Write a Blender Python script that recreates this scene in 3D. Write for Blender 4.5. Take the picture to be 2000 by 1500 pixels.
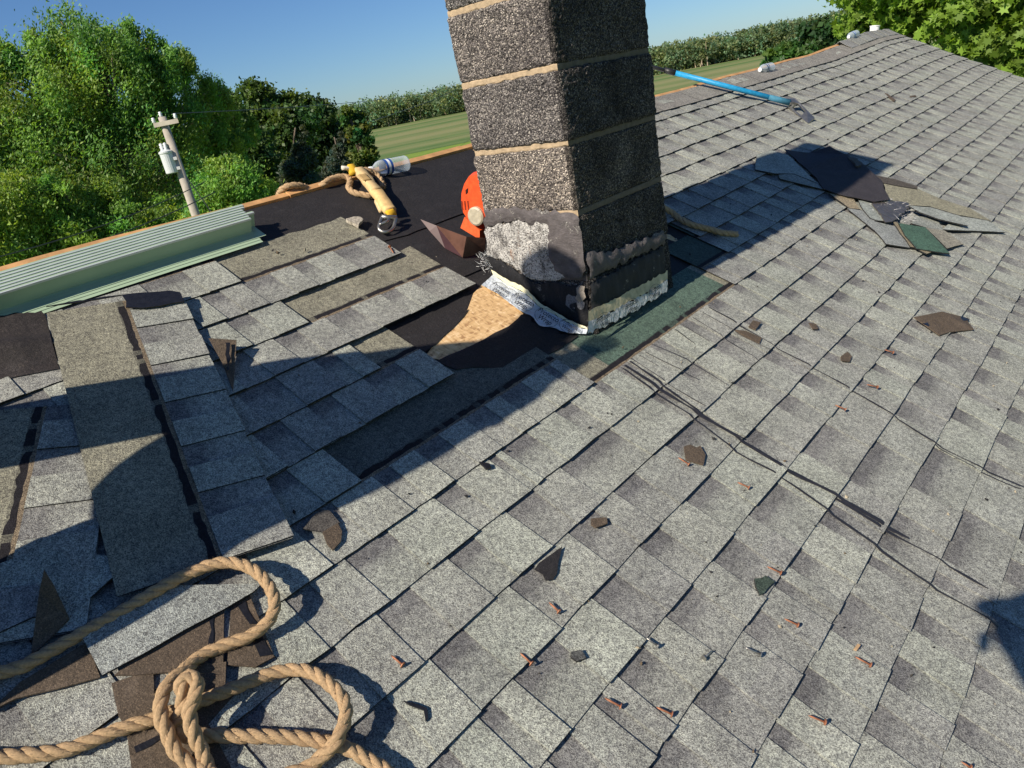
import bpy, bmesh, math, random
import numpy as np
from mathutils import Vector, Matrix, noise

for o in list(bpy.data.objects): bpy.data.objects.remove(o)
SC = bpy.context.scene
COL = SC.collection
rad = math.radians

# ------------------------------------------------------------------ camera
# world: +X down the roof slope (level), +Y along the ridge away from us, +Z up (metres)
FPX = 1400.0
W2C = np.array([[0.7443265121, 0.6441080697, -0.1763599668],
                [0.1297730373, -0.3985566533, -0.9079160495],
                [-0.6550854922, 0.6528992178, -0.3802441442]])
CW = np.array([1.23232735, 0.0, 0.87552887])
TH = 0.46696846          # roof pitch, about 6 in 12
S = 0.143                # shingle exposure
CT, ST = math.cos(TH), math.sin(TH)
GZ = CW[2] - 6.5         # ground level

cam = bpy.data.cameras.new('camera'); camo = bpy.data.objects.new('camera', cam); COL.objects.link(camo)
cam.sensor_width = 36.0; cam.lens = 36.0 * FPX / 2000.0
cam.clip_start = 0.02; cam.clip_end = 6000
m = Matrix.Identity(4)
for i in range(3):
    m[i][0] = W2C[0][i]; m[i][1] = -W2C[1][i]; m[i][2] = -W2C[2][i]; m[i][3] = CW[i]
camo.matrix_world = m
SC.camera = camo

# ------------------------------------------------------------------ sky, sun, exposure
SUN_EL, SUN_AZ = 39.5, 2.2      # light travels along +Y, turned this far towards +X
wd = bpy.data.worlds.new('World'); SC.world = wd; wd.use_nodes = True
nt = wd.node_tree
sky = nt.nodes.new('ShaderNodeTexSky'); sky.sky_type = 'NISHITA'; sky.sun_disc = False
sky.sun_elevation = rad(SUN_EL); sky.sun_rotation = rad(180 + SUN_AZ)
sky.air_density = 1.0; sky.dust_density = 0.15; sky.ozone_density = 3.0; sky.altitude = 200
bg = nt.nodes['Background']; bg.inputs['Strength'].default_value = 0.055
tint = nt.nodes.new('ShaderNodeMix'); tint.data_type = 'RGBA'; tint.blend_type = 'MULTIPLY'; tint.inputs[0].default_value = 1.0
tint.inputs[7].default_value = (0.66, 0.91, 1.25, 1)      # clear summer blue
nt.links.new(sky.outputs[0], tint.inputs[6]); nt.links.new(tint.outputs[2], bg.inputs[0])
sun = bpy.data.lights.new('sun', 'SUN'); sun.energy = 5.0; sun.angle = rad(0.55); sun.color = (1.0, 0.91, 0.76)
suno = bpy.data.objects.new('sun', sun); COL.objects.link(suno)
LDIR = Vector((math.sin(rad(SUN_AZ)) * math.cos(rad(SUN_EL)), math.cos(rad(SUN_AZ)) * math.cos(rad(SUN_EL)), -math.sin(rad(SUN_EL))))
suno.rotation_euler = LDIR.to_track_quat('-Z', 'Y').to_euler()
suno.location = (0, -20, 25)
vs = SC.view_settings
vs.view_transform = 'Standard'; vs.look = 'None'; vs.exposure = 0.48; vs.gamma = 1.0; vs.use_curve_mapping = False
SC.render.resolution_x = 1024; SC.render.resolution_y = 768

# ------------------------------------------------------------------ geometry helpers
def bump_h(u, v):
    """slow unevenness of the old roof; u, v in exposures"""
    t = min(max((u - 46) / 12.0, 0), 1); t = t * t * (3 - 2 * t)
    e = min(max((u - 57.5) / 5.0, 0), 1)
    far = (0.052 * t - 0.02 * e * e) * (0.55 + 0.45 * min(max(-v / 10.0, 0), 1))
    w = 0.0022 * math.sin(u * 0.83 + v * 0.31) + 0.0018 * math.sin(u * 0.37 - v * 1.1 + 1.3)
    far += 0.004 * math.sin(u * 0.9 + 0.5 * v) * t
    return far + w
def RT(u, v, h=0.0):
    """roof coordinates (u, v in exposures, h in metres above the deck) to world"""
    hh = h + bump_h(u, v)
    vm = v * S
    return Vector((vm * CT + hh * ST, u * S, -vm * ST + hh * CT))
def raydir(x, y):
    d = np.array([x - 1000.0, y - 750.0, FPX]); d /= np.linalg.norm(d)
    return W2C.T @ d
NRM = np.array([ST, 0, CT])
def UV(x, y, h=0.0):
    """roof (u, v) of the place that appears at photo pixel x, y"""
    d = raydir(x, y); t = (h - CW @ NRM) / (d @ NRM); p = CW + d * t
    return p[1] / S, (p[0] * CT - p[2] * ST) / S
def P(x, y, h=0.0):
    u, v = UV(x, y, h); return RT(u, v, h)
def PY(x, y, Y):
    d = raydir(x, y); t = (Y - CW[1]) / d[1]; return Vector(CW + d * t)
def PX(x, y, X):
    d = raydir(x, y); t = (X - CW[0]) / d[0]; return Vector(CW + d * t)
def FAR(x, y, dist):
    """point seen at pixel x, y at a level distance from the camera"""
    d = raydir(x, y); return Vector(CW + d * (dist / math.hypot(d[0], d[1])))
def Zc(ox, oy, s, pts):
    return [(ox + p[0] * s, oy + p[1] * s) + tuple(p[2:]) for p in pts]

WLOC = {}
def setp(o, label=None, cat=None, group=None, kind=None):
    if label: o['label'] = label
    if cat: o['category'] = cat
    if group: o['group'] = group
    if kind: o['kind'] = kind
    return o
def empty(name, loc, label=None, cat=None, group=None, kind=None):
    o = bpy.data.objects.new(name, None); COL.objects.link(o); o.location = loc
    o.empty_display_size = 0.05
    WLOC[o.name] = Vector(loc); return setp(o, label, cat, group, kind)
def mk(name, verts, faces, mat, parent=None, label=None, cat=None, group=None, kind=None, smooth=False, cols=None, origin=None, mats=None, midx=None):
    """mesh object from world-space verts, origin at its own place"""
    V = [Vector(v) for v in verts]
    if origin is None:
        lo = Vector((min(v[i] for v in V) for i in range(3))); hi = Vector((max(v[i] for v in V) for i in range(3)))
        origin = Vector(((lo.x + hi.x) / 2, (lo.y + hi.y) / 2, (lo.z + hi.z) / 2))
    origin = Vector(origin)
    me = bpy.data.meshes.new(name)
    me.from_pydata([tuple(v - origin) for v in V], [], faces)
    if mats:
        for a in mats: me.materials.append(a)
        if midx is not None: me.polygons.foreach_set('material_index', midx)
    else: me.materials.append(mat)
    if smooth: me.polygons.foreach_set('use_smooth', [True] * len(me.polygons))
    if cols is not None:
        at = me.color_attributes.new('Col', 'FLOAT_COLOR', 'CORNER')
        buf = []
        for i, f in enumerate(faces):
            c = cols[i]
            if isinstance(c, list):
                for q in c: buf += [q[0], q[1], q[2], 1.0]
            else:
                buf += [c[0], c[1], c[2], 1.0] * len(f)
        at.data.foreach_set('color', buf)
    me.update()
    o = bpy.data.objects.new(name, me); COL.objects.link(o)
    if parent is not None:
        o.parent = parent; o.location = origin - WLOC[parent.name]
    else: o.location = origin
    WLOC[o.name] = origin
    return setp(o, label, cat, group, kind)

class MB:
    def __init__(self): self.v = []; self.f = []; self.c = []
    def add(self, vs, fs, col=(1, 1, 1)):
        n = len(self.v); self.v += [Vector(q) for q in vs]
        for i, f in enumerate(fs):
            self.f.append([n + k for k in f]); self.c.append(col[i] if isinstance(col, list) else col)
    def prism(self, top, bot, col=(1, 1, 1), side=None):
        n = len(top)
        fs = [list(range(n)), list(range(2 * n - 1, n - 1, -1))] + [[i, n + i, n + (i + 1) % n, (i + 1) % n] for i in range(n)]
        self.add(list(top) + list(bot), fs, [col, side or col] + [side or col] * n)
    def box(self, c, ax, ay, az, col=(1, 1, 1)):
        c = Vector(c); ax, ay, az = Vector(ax), Vector(ay), Vector(az)
        p = [c + sx * ax + sy * ay + sz * az for sz in (-1, 1) for sy in (-1, 1) for sx in (-1, 1)]
        self.add(p, [[0, 2, 3, 1], [4, 5, 7, 6], [0, 1, 5, 4], [2, 6, 7, 3], [0, 4, 6, 2], [1, 3, 7, 5]], col)
    def tube(self, pts, r, n=8, col=(1, 1, 1), cap=True):
        pts = [Vector(p) for p in pts]; rr = r if isinstance(r, (list, tuple)) else [r] * len(pts)
        t = (pts[1] - pts[0]).normalized()
        a = t.orthogonal().normalized(); base = len(self.v); vs = []
        for i, p in enumerate(pts):
            t2 = (pts[min(i + 1, len(pts) - 1)] - pts[max(i - 1, 0)]).normalized()
            a = (a - t2 * a.dot(t2))
            a = a.normalized() if a.length > 1e-6 else t2.orthogonal().normalized()
            b = t2.cross(a)
            for k in range(n):
                an = 2 * math.pi * k / n; vs.append(p + (a * math.cos(an) + b * math.sin(an)) * rr[i])
        fs = []
        for i in range(len(pts) - 1):
            for k in range(n):
                fs.append([i * n + k, i * n + (k + 1) % n, (i + 1) * n + (k + 1) % n, (i + 1) * n + k])
        if cap: fs += [list(range(n - 1, -1, -1)), [(len(pts) - 1) * n + k for k in range(n)]]
        self.add(vs, fs, col)
    def lathe(self, p0, axis, prof, n=20, col=(1, 1, 1), cap=True):
        axis = Vector(axis).normalized(); a = axis.orthogonal().normalized(); b = axis.cross(a); vs = []; p0 = Vector(p0)
        for (z, r) in prof:
            for k in range(n):
                an = 2 * math.pi * k / n; vs.append(p0 + axis * z + (a * math.cos(an) + b * math.sin(an)) * r)
        fs = []
        for i in range(len(prof) - 1):
            for k in range(n): fs.append([i * n + k, i * n + (k + 1) % n, (i + 1) * n + (k + 1) % n, (i + 1) * n + k])
        if cap: fs += [list(range(n - 1, -1, -1)), [(len(prof) - 1) * n + k for k in range(n)]]
        self.add(vs, fs, col)
    def build(self, name, mat, parent=None, **kw):
        return mk(name, self.v, self.f, mat, parent, cols=self.c, **kw)

def catmull(pts, step):
    pts = [Vector(p) for p in pts]; out = []
    for i in range(len(pts) - 1):
        p0 = pts[max(i - 1, 0)]; p1 = pts[i]; p2 = pts[i + 1]; p3 = pts[min(i + 2, len(pts) - 1)]
        n = max(2, int((p2 - p1).length / step))
        for k in range(n):
            t = k / n
            out.append(0.5 * ((2 * p1) + (p2 - p0) * t + (2 * p0 - 5 * p1 + 4 * p2 - p3) * t * t + (3 * p1 - p0 - 3 * p2 + p3) * t ** 3))
    out.append(pts[-1]); return out
def ragged(pts, amp, step, rng):
    """subdivide a closed outline of (u, v, h) and shake it"""
    out = []; n = len(pts)
    for i in range(n):
        a, b = pts[i], pts[(i + 1) % n]
        L = math.hypot(a[0] - b[0], a[1] - b[1]); k = max(1, int(L / step))
        for j in range(k):
            t = j / k; q = [a[c] + (b[c] - a[c]) * t for c in range(3)]
            if j: q[0] += rng.uniform(-amp, amp); q[1] += rng.uniform(-amp, amp)
            out.append(tuple(q))
    return out

# ------------------------------------------------------------------ material helpers
def newmat(name):
    M = bpy.data.materials.new(name); M.use_nodes = True
    t = M.node_tree; b = t.nodes['Principled BSDF']; return M, t, b
def nd(t, typ, **kw):
    n = t.nodes.new(typ)
    for k, v in kw.items(): setattr(n, k, v)
    return n
def ramp(t, stops, interp='LINEAR'):
    r = nd(t, 'ShaderNodeValToRGB'); r.color_ramp.interpolation = interp
    e = r.color_ramp.elements
    while len(e) > 1: e.remove(e[-1])
    e[0].position = stops[0][0]; e[0].color = tuple(stops[0][1]) + (1,)
    for p, c in stops[1:]:
        q = e.new(p); q.color = tuple(c) + (1,)
    return r
def mixc(t, typ, fac, a, b):
    n = nd(t, 'ShaderNodeMix', data_type='RGBA', blend_type=typ)
    for s, v in ((n.inputs[0], fac), (n.inputs[6], a), (n.inputs[7], b)):
        if hasattr(v, 'links') or hasattr(v, 'is_linked'): t.links.new(v, s)
        elif isinstance(v, (int, float)): s.default_value = v
        else: s.default_value = tuple(v) + (1,)
    return n.outputs[2]
def pos(t, scale=(1, 1, 1)):
    g = nd(t, 'ShaderNodeNewGeometry'); mp = nd(t, 'ShaderNodeMapping'); mp.inputs['Scale'].default_value = scale
    t.links.new(g.outputs['Position'], mp.inputs['Vector']); return mp.outputs[0]
def noi(t, vec, scale, detail=3, rough=0.5):
    n = nd(t, 'ShaderNodeTexNoise'); n.inputs['Scale'].default_value = scale; n.inputs['Detail'].default_value = detail
    n.inputs['Roughness'].default_value = rough; t.links.new(vec, n.inputs['Vector']); return n.outputs['Fac']
def vor(t, vec, scale):
    n = nd(t, 'ShaderNodeTexVoronoi'); n.inputs['Scale'].default_value = scale; t.links.new(vec, n.inputs['Vector']); return n
def bumpn(t, b, h, strength, dist):
    n = nd(t, 'ShaderNodeBump'); n.inputs['Strength'].default_value = strength; n.inputs['Distance'].default_value = dist
    t.links.new(h, n.inputs['Height']); t.links.new(n.outputs[0], b.inputs['Normal'])

def granule_mat():
    M, t, b = newmat('mineral_granules')
    v = pos(t)
    at = nd(t, 'ShaderNodeAttribute', attribute_name='Col')
    vo = vor(t, v, 520)
    sep = nd(t, 'ShaderNodeSeparateColor'); t.links.new(vo.outputs['Color'], sep.inputs[0])
    sp = ramp(t, [(0.0, (0.3, 0.29, 0.29)), (0.28, (0.62, 0.62, 0.62)), (0.55, (0.93, 0.935, 0.92)), (0.8, (1.16, 1.18, 1.13)), (1.0, (1.5, 1.51, 1.43))])
    t.links.new(sep.outputs[0], sp.inputs[0])
    c = mixc(t, 'MULTIPLY', 1.0, at.outputs['Color'], sp.outputs[0])
    # coarser mottling and old dirt
    n1 = noi(t, v, 9, 4, 0.6); r1 = ramp(t, [(0.3, (0.8, 0.8, 0.8)), (0.7, (1.12, 1.12, 1.12))]); t.links.new(n1, r1.inputs[0])
    c = mixc(t, 'MULTIPLY', 1.0, c, r1.outputs[0])
    n2 = noi(t, v, 75, 2, 0.6); r2 = ramp(t, [(0.33, (0.72, 0.72, 0.74)), (0.6, (1.1, 1.1, 1.08))]); t.links.new(n2, r2.inputs[0])
    c = mixc(t, 'MULTIPLY', 1.0, c, r2.outputs[0])
    t.links.new(c, b.inputs['Base Color']); b.inputs['Roughness'].default_value = 0.85
    b.inputs['Specular IOR Level'].default_value = 0.25
    bumpn(t, b, vo.outputs['Distance'], 0.55, 0.0016)
    return M
def plain(name, col, rough=0.6, nscale=30, amt=0.25, bump=0.0, bscale=200, bdist=0.001, metal=0.0, spec=0.5):
    M, t, b = newmat(name); v = pos(t)
    n = noi(t, v, nscale, 4, 0.6)
    r = ramp(t, [(0.25, tuple(c * (1 - amt) for c in col)), (0.75, tuple(min(1, c * (1 + amt)) for c in col))]); t.links.new(n, r.inputs[0])
    t.links.new(r.outputs[0], b.inputs['Base Color']); b.inputs['Roughness'].default_value = rough; b.inputs['Metallic'].default_value = metal
    b.inputs['Specular IOR Level'].default_value = spec
    if bump: bumpn(t, b, noi(t, v, bscale, 3, 0.6), bump, bdist)
    return M
def felt_mat(name='felt', col=(0.022, 0.02, 0.022), dust=0.35):
    M, t, b = newmat(name); v = pos(t)
    n = noi(t, v, 14, 6, 0.7)
    r = ramp(t, [(0.3, tuple(c * 0.75 for c in col)), (0.6, col), (0.8, tuple(c * 1.6 for c in col))]); t.links.new(n, r.inputs[0])
    n2 = noi(t, pos(t, (1, 2.2, 1)), 60, 7, 0.85); r2 = ramp(t, [(0.57, (0, 0, 0)), (0.76, (dust, dust, dust))]); t.links.new(n2, r2.inputs[0])
    c = mixc(t, 'MIX', r2.outputs[0], r.outputs[0], (0.2, 0.16, 0.13))
    vg = vor(t, v, 620); sg = nd(t, 'ShaderNodeSeparateColor'); t.links.new(vg.outputs['Color'], sg.inputs[0])
    rg = ramp(t, [(0.0, (0.55, 0.55, 0.55)), (0.6, (1.0, 1.0, 1.0)), (0.9, (1.3, 1.3, 1.3)), (1.0, (1.9, 1.85, 1.75))]); t.links.new(sg.outputs[0], rg.inputs[0])
    c = mixc(t, 'MULTIPLY', 1.0, c, rg.outputs[0])
    n3 = noi(t, pos(t, (1, 0.35, 1)), 26, 6, 0.8); r3 = ramp(t, [(0.55, (0, 0, 0)), (0.72, (dust * 0.5,) * 3)]); t.links.new(n3, r3.inputs[0])
    c = mixc(t, 'MIX', r3.outputs[0], c, tuple(min(1, q * 2.6 + 0.03) for q in col))
    t.links.new(c, b.inputs['Base Color']); b.inputs['Roughness'].default_value = 0.75; b.inputs['Specular IOR Level'].default_value = 0.3
    bumpn(t, b, noi(t, v, 60, 7, 0.75), 0.7, 0.005)
    return M
def osb_mat():
    M, t, b = newmat('oriented_strand_board')
    v1 = vor(t, pos(t, (150, 45, 60)), 1.0); v2 = vor(t, pos(t, (50, 160, 60)), 1.0)
    s1 = nd(t, 'ShaderNodeSeparateColor'); t.links.new(v1.outputs['Color'], s1.inputs[0])
    s2 = nd(t, 'ShaderNodeSeparateColor'); t.links.new(v2.outputs['Color'], s2.inputs[0])
    a = nd(t, 'ShaderNodeMath', operation='ADD'); t.links.new(s1.outputs[0], a.inputs[0]); t.links.new(s2.outputs[1], a.inputs[1])
    r = ramp(t, [(0.1, (0.36, 0.2, 0.09)), (0.4, (0.6, 0.38, 0.18)), (0.8, (0.7, 0.47, 0.24)), (1.0, (0.78, 0.56, 0.33))])
    h = nd(t, 'ShaderNodeMath', operation='MULTIPLY'); h.inputs[1].default_value = 0.55; t.links.new(a.outputs[0], h.inputs[0]); t.links.new(h.outputs[0], r.inputs[0])
    t.links.new(r.outputs[0], b.inputs['Base Color']); b.inputs['Roughness'].default_value = 0.75
    bumpn(t, b, a.outputs[0], 0.3, 0.001); return M
def block_mat():
    M, t, b = newmat('cinder_block'); v = pos(t)
    at = nd(t, 'ShaderNodeAttribute', attribute_name='Col')
    vo = vor(t, v, 280); s = nd(t, 'ShaderNodeSeparateColor'); t.links.new(vo.outputs['Color'], s.inputs[0])
    sp = ramp(t, [(0.0, (0.03, 0.028, 0.029)), (0.34, (0.085, 0.077, 0.077)), (0.58, (0.16, 0.15, 0.15)), (0.78, (0.235, 0.213, 0.203)), (0.92, (0.37, 0.335, 0.31)), (1.0, (0.58, 0.545, 0.5))])
    t.links.new(s.outputs[0], sp.inputs[0])
    c = mixc(t, 'MULTIPLY', 1.0, sp.outputs[0], at.outputs['Color'])
    n1 = noi(t, v, 7, 4, 0.65); r1 = ramp(t, [(0.3, (0.62, 0.62, 0.63)), (0.62, (1.1, 1.1, 1.08))]); t.links.new(n1, r1.inputs[0])
    c = mixc(t, 'MULTIPLY', 1.0, c, r1.outputs[0])
    t.links.new(c, b.inputs['Base Color']); b.inputs['Roughness'].default_value = 0.92; b.inputs['Specular IOR Level'].default_value = 0.2
    h = nd(t, 'ShaderNodeMath', operation='SUBTRACT'); h.inputs[0].default_value = 1.0; t.links.new(vo.outputs['Distance'], h.inputs[1])
    bumpn(t, b, h.outputs[0], 1.0, 0.006); return M
def glasslike():
    M, t, b = newmat('clear_plastic')
    b.inputs['Base Color'].default_value = (0.75, 0.83, 0.9, 1); b.inputs['Roughness'].default_value = 0.12; b.inputs['Specular IOR Level'].default_value = 1.0
    tr = nd(t, 'ShaderNodeBsdfTransparent'); tr.inputs[0].default_value = (0.93, 0.96, 1.0, 1)
    lw = nd(t, 'ShaderNodeLayerWeight'); lw.inputs[0].default_value = 0.35
    mr = nd(t, 'ShaderNodeMapRange'); mr.inputs['To Min'].default_value = 0.16; mr.inputs['To Max'].default_value = 0.75; t.links.new(lw.outputs['Facing'], mr.inputs['Value'])
    mx = nd(t, 'ShaderNodeMixShader'); t.links.new(mr.outputs[0], mx.inputs[0]); t.links.new(tr.outputs[0], mx.inputs[1]); t.links.new(b.outputs[0], mx.inputs[2])
    t.links.new(mx.outputs[0], t.nodes['Material Output'].inputs['Surface']); return M
def attr_mat(name, rough=0.6, translucent=0.0, nscale=None, spec=0.4):
    M, t, b = newmat(name); at = nd(t, 'ShaderNodeAttribute', attribute_name='Col')
    c = at.outputs['Color']
    if nscale:
        n = noi(t, pos(t), nscale, 4, 0.6); r = ramp(t, [(0.3, (0.75, 0.75, 0.75)), (0.7, (1.15, 1.15, 1.15))]); t.links.new(n, r.inputs[0])
        c = mixc(t, 'MULTIPLY', 1.0, c, r.outputs[0])
    t.links.new(c, b.inputs['Base Color']); b.inputs['Roughness'].default_value = rough; b.inputs['Specular IOR Level'].default_value = spec
    if translucent:
        tr = nd(t, 'ShaderNodeBsdfTranslucent'); g = mixc(t, 'MULTIPLY', 1.0, c, (1.5, 1.5, 0.6)); t.links.new(g, tr.inputs['Color'])
        mx = nd(t, 'ShaderNodeMixShader'); mx.inputs[0].default_value = translucent
        t.links.new(b.outputs[0], mx.inputs[1]); t.links.new(tr.outputs[0], mx.inputs[2])
        t.links.new(mx.outputs[0], t.nodes['Material Output'].inputs['Surface'])
    return M

GRAN = granule_mat()
FELT = felt_mat()
BACK = felt_mat('shingle_backing', (0.105, 0.078, 0.056), 0.5)
OSB = osb_mat()
BLOCK = block_mat()
MORTAR = attr_mat('mortar', 0.95, 0, 60, 0.1); _t = MORTAR.node_tree; bumpn(_t, _t.nodes['Principled BSDF'], noi(_t, pos(_t), 150, 4, 0.7), 0.8, 0.004)
def cement(name, col, streak, show):
    """trowelled roof cement with the gritty block showing through in places"""
    M, t, b = newmat(name); v = pos(t)
    n = noi(t, pos(t, streak), 18, 6, 0.7); r = ramp(t, [(0.25, tuple(q * 0.5 for q in col)), (0.55, col), (0.8, tuple(min(1, q * 1.7) for q in col))]); t.links.new(n, r.inputs[0])
    vo = vor(t, v, 320); s_ = nd(t, 'ShaderNodeSeparateColor'); t.links.new(vo.outputs['Color'], s_.inputs[0])
    r2 = ramp(t, [(0.0, (0.03, 0.028, 0.028)), (0.5, (0.12, 0.11, 0.105)), (0.9, (0.3, 0.28, 0.26)), (1.0, (0.5, 0.48, 0.45))]); t.links.new(s_.outputs[0], r2.inputs[0])
    n2 = noi(t, v, 17, 6, 0.75); r3 = ramp(t, [(show, (0, 0, 0)), (show + 0.07, (1, 1, 1))]); t.links.new(n2, r3.inputs[0])
    c = mixc(t, 'MIX', r3.outputs[0], r.outputs[0], r2.outputs[0])
    t.links.new(c, b.inputs['Base Color']); b.inputs['Roughness'].default_value = 0.75; b.inputs['Specular IOR Level'].default_value = 0.3
    a = nd(t, 'ShaderNodeMath', operation='MULTIPLY_ADD'); a.inputs[1].default_value = 0.35
    t.links.new(s_.outputs[1], a.inputs[0]); t.links.new(noi(t, pos(t, streak), 40, 6, 0.75), a.inputs[2])
    bumpn(t, b, a.outputs[0], 0.9, 0.007); return M
TAR = cement('roof_cement', (0.125, 0.11, 0.112), (1, 1, 1.6), 0.57)
BLACKTAR = plain('black_tar', (0.012, 0.012, 0.015), 0.35, 60, 0.4, 0.6, 90, 0.003)
DRIP = plain('tar_drip_black', (0.02, 0.019, 0.022), 0.5, 60, 0.4, 0.4, 200, 0.001)
def residue():
    M, t, b = newmat('white_residue'); v = pos(t)
    vo = vor(t, v, 260); s_ = nd(t, 'ShaderNodeSeparateColor'); t.links.new(vo.outputs['Color'], s_.inputs[0])
    r = ramp(t, [(0.0, (0.08, 0.075, 0.075)), (0.25, (0.28, 0.27, 0.26)), (0.6, (0.46, 0.44, 0.42)), (1.0, (0.62, 0.6, 0.57))]); t.links.new(s_.outputs[0], r.inputs[0])
    n = noi(t, pos(t, (1.6, 1, 0.7)), 14, 5, 0.7); r2 = ramp(t, [(0.36, (0.3, 0.29, 0.29)), (0.52, (1, 1, 1))]); t.links.new(n, r2.inputs[0])
    c = mixc(t, 'MULTIPLY', 1.0, r.outputs[0], r2.outputs[0])
    n2 = noi(t, pos(t, (2.2, 1, 0.7)), 9, 4, 0.7); r3 = ramp(t, [(0.62, (0, 0, 0)), (0.72, (0.8, 0.8, 0.8))]); t.links.new(n2, r3.inputs[0])
    c = mixc(t, 'MIX', r3.outputs[0], c, (0.24, 0.105, 0.04))
    t.links.new(c, b.inputs['Base Color']); b.inputs['Roughness'].default_value = 0.95
    bumpn(t, b, vo.outputs['Distance'], 0.9, 0.004); return M
WHITEWASH = residue()
TIMBER = plain('cut_timber', (0.5, 0.27, 0.11), 0.8, 16, 0.35, 0.4, 60, 0.002)
ROPEM = attr_mat('manila', 0.9, 0, 220, 0.2)
_t = ROPEM.node_tree; bumpn(_t, _t.nodes['Principled BSDF'], noi(_t, pos(_t), 700, 4, 0.7), 0.9, 0.003)
COLM = attr_mat('painted', 0.45, 0, 60)
MATTE = attr_mat('matte_painted', 0.8, 0, 40, 0.25)
BARK = plain('bark', (0.14, 0.105, 0.08), 0.95, 8, 0.4, 0.8, 14, 0.03)
LEAF = attr_mat('leaves', 0.55, 0.4)
METAL = plain('worn_steel', (0.33, 0.32, 0.3), 0.38, 30, 0.35, 0.2, 90, 0.001, 0.85)
GALV = plain('coated_sheet_metal', (0.36, 0.47, 0.33), 0.42, 6, 0.06, 0, metal=0.0, spec=0.6)
HEM = plain('bare_sheet_edge', (0.62, 0.66, 0.66), 0.35, 20, 0.1, 0, metal=0.3)
PET = glasslike()

# ------------------------------------------------------------------ ground, field
def sheet(name, pts, z, mat, **kw):
    return mk(name, [(p[0], p[1], z) for p in pts], [list(range(len(pts)))], mat, kind='structure', origin=(0, 0, z), **kw)
def grass_mat(name, c1, c2, scale, stripes=None):
    M, t, b = newmat(name); v = pos(t)
    n = noi(t, v, scale, 6, 0.65); r = ramp(t, [(0.3, c1), (0.7, c2)]); t.links.new(n, r.inputs[0]); c = r.outputs[0]
    if stripes:
        ang, freq, tan, amt = stripes
        g = nd(t, 'ShaderNodeNewGeometry'); mp = nd(t, 'ShaderNodeMapping'); mp.inputs['Rotation'].default_value = (0, 0, ang)
        mp2 = nd(t, 'ShaderNodeMapping'); mp2.inputs['Scale'].default_value = (freq, freq * 0.035, 1)
        t.links.new(g.outputs['Position'], mp.inputs[0]); t.links.new(mp.outputs[0], mp2.inputs[0])
        n2 = noi(t, mp2.outputs[0], 1.0, 4, 0.6); r2 = ramp(t, [(0.46, (0, 0, 0)), (0.62, (amt, amt, amt))]); t.links.new(n2, r2.inputs[0])
        c = mixc(t, 'MIX', r2.outputs[0], c, tan)
    t.links.new(c, b.inputs['Base Color']); b.inputs['Roughness'].default_value = 0.95; b.inputs['Specular IOR Level'].default_value = 0.1
    return M
def G(x, y):
    d = raydir(x, y); t = (GZ - CW[2]) / d[2]; p = CW + d * t; return (p[0], p[1])
sheet('ground', [(-3000, -3000), (3000, -3000), (3000, 3000), (-3000, 3000)], GZ, grass_mat('lawn', (0.13, 0.2, 0.035), (0.19, 0.27, 0.05), 0.4))
ga, gb = G(760, 309), G(960, 268)
row = math.atan2(gb[1] - ga[1], gb[0] - ga[0])
fd = Vector((math.cos(row), math.sin(row))); fn = Vector((-fd.y, fd.x))
if fn.dot(Vector((-1, 0.6))) < 0: fn = -fn
ga = Vector(ga)
fp = [ga - fd * 260, ga + fd * 900, ga + fd * 900 + fn * 260, ga - fd * 260 + fn * 260]
sheet('crop_field', [(p.x, p.y) for p in fp], GZ + 0.02, grass_mat('field', (0.075, 0.13, 0.04), (0.11, 0.17, 0.055), 0.15, (-row + math.pi / 2, 0.045, (0.27, 0.24, 0.12), 0.6)))

# ------------------------------------------------------------------ house and roof
UR = 62.4; UL = -14.0; VR = -9.85; VE = 16.3
house = empty('house', (0, 2, GZ), 'house under the torn grey shingle roof', 'house')
def deckslab():
    b = MB(); n = 40
    def put(us, vs_, h0, h1, flip):
        pass
    # near slope as strips so that it follows the uneven roof
    us = [UL + (UR - UL) * i / n for i in range(n + 1)]
    vv = [VR + 0.02, -5, 0, 5, 10, VE]
    top = [[RT(u, v, -0.001) for v in vv] for u in us]; bot = [[RT(u, v, -0.02) for v in vv] for u in us]
    nv = len(vv)
    vs_ = [p for r in top for p in r] + [p for r in bot for p in r]; off = len(us) * nv; fs = []
    for i in range(n):
        for j in range(nv - 1):
            a = i * nv + j; fs.append([a, a + 1, a + nv + 1, a + nv]); fs.append([off + a, off + a + nv, off + a + nv + 1, off + a + 1])
        a = i * nv; fs.append([a, a + nv, off + a + nv, off + a]); a = i * nv + nv - 1; fs.append([a, off + a, off + a + nv, a + nv])
    for j in range(nv - 1):
        fs.append([j, off + j, off + j + 1, j + 1]); a = n * nv + j; fs.append([a, a + 1, off + a + 1, off + a])
    b.add(vs_, fs); return b
roof = deckslab().build('roof', OSB, house)
# far slope
xr, zr = RT(20, VR, 0).x, RT(20, VR, 0).z
b = MB(); n = 30
us = [UL + (UR - UL) * i / n for i in range(n + 1)]
prof = [(0.06, -0.005), (3.9, -0.005), (3.9, -0.03), (0.06, -0.03)]
vs_ = []
for u in us:
    r0 = RT(u, VR, 0)
    for d, h in prof: vs_.append((r0.x - d * CT - h * ST, r0.y, r0.z - d * ST + h * CT))
fs = []
for i in range(n):
    for j in range(4): fs.append([i * 4 + j, i * 4 + (j + 1) % 4, (i + 1) * 4 + (j + 1) % 4, (i + 1) * 4 + j])
fs += [[3, 2, 1, 0], [n * 4 + j for j in range(4)]]
b.add(vs_, fs); b.build('far_slope', GRAN, roof)
house_c = (0.16, 0.16, 0.155)
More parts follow.
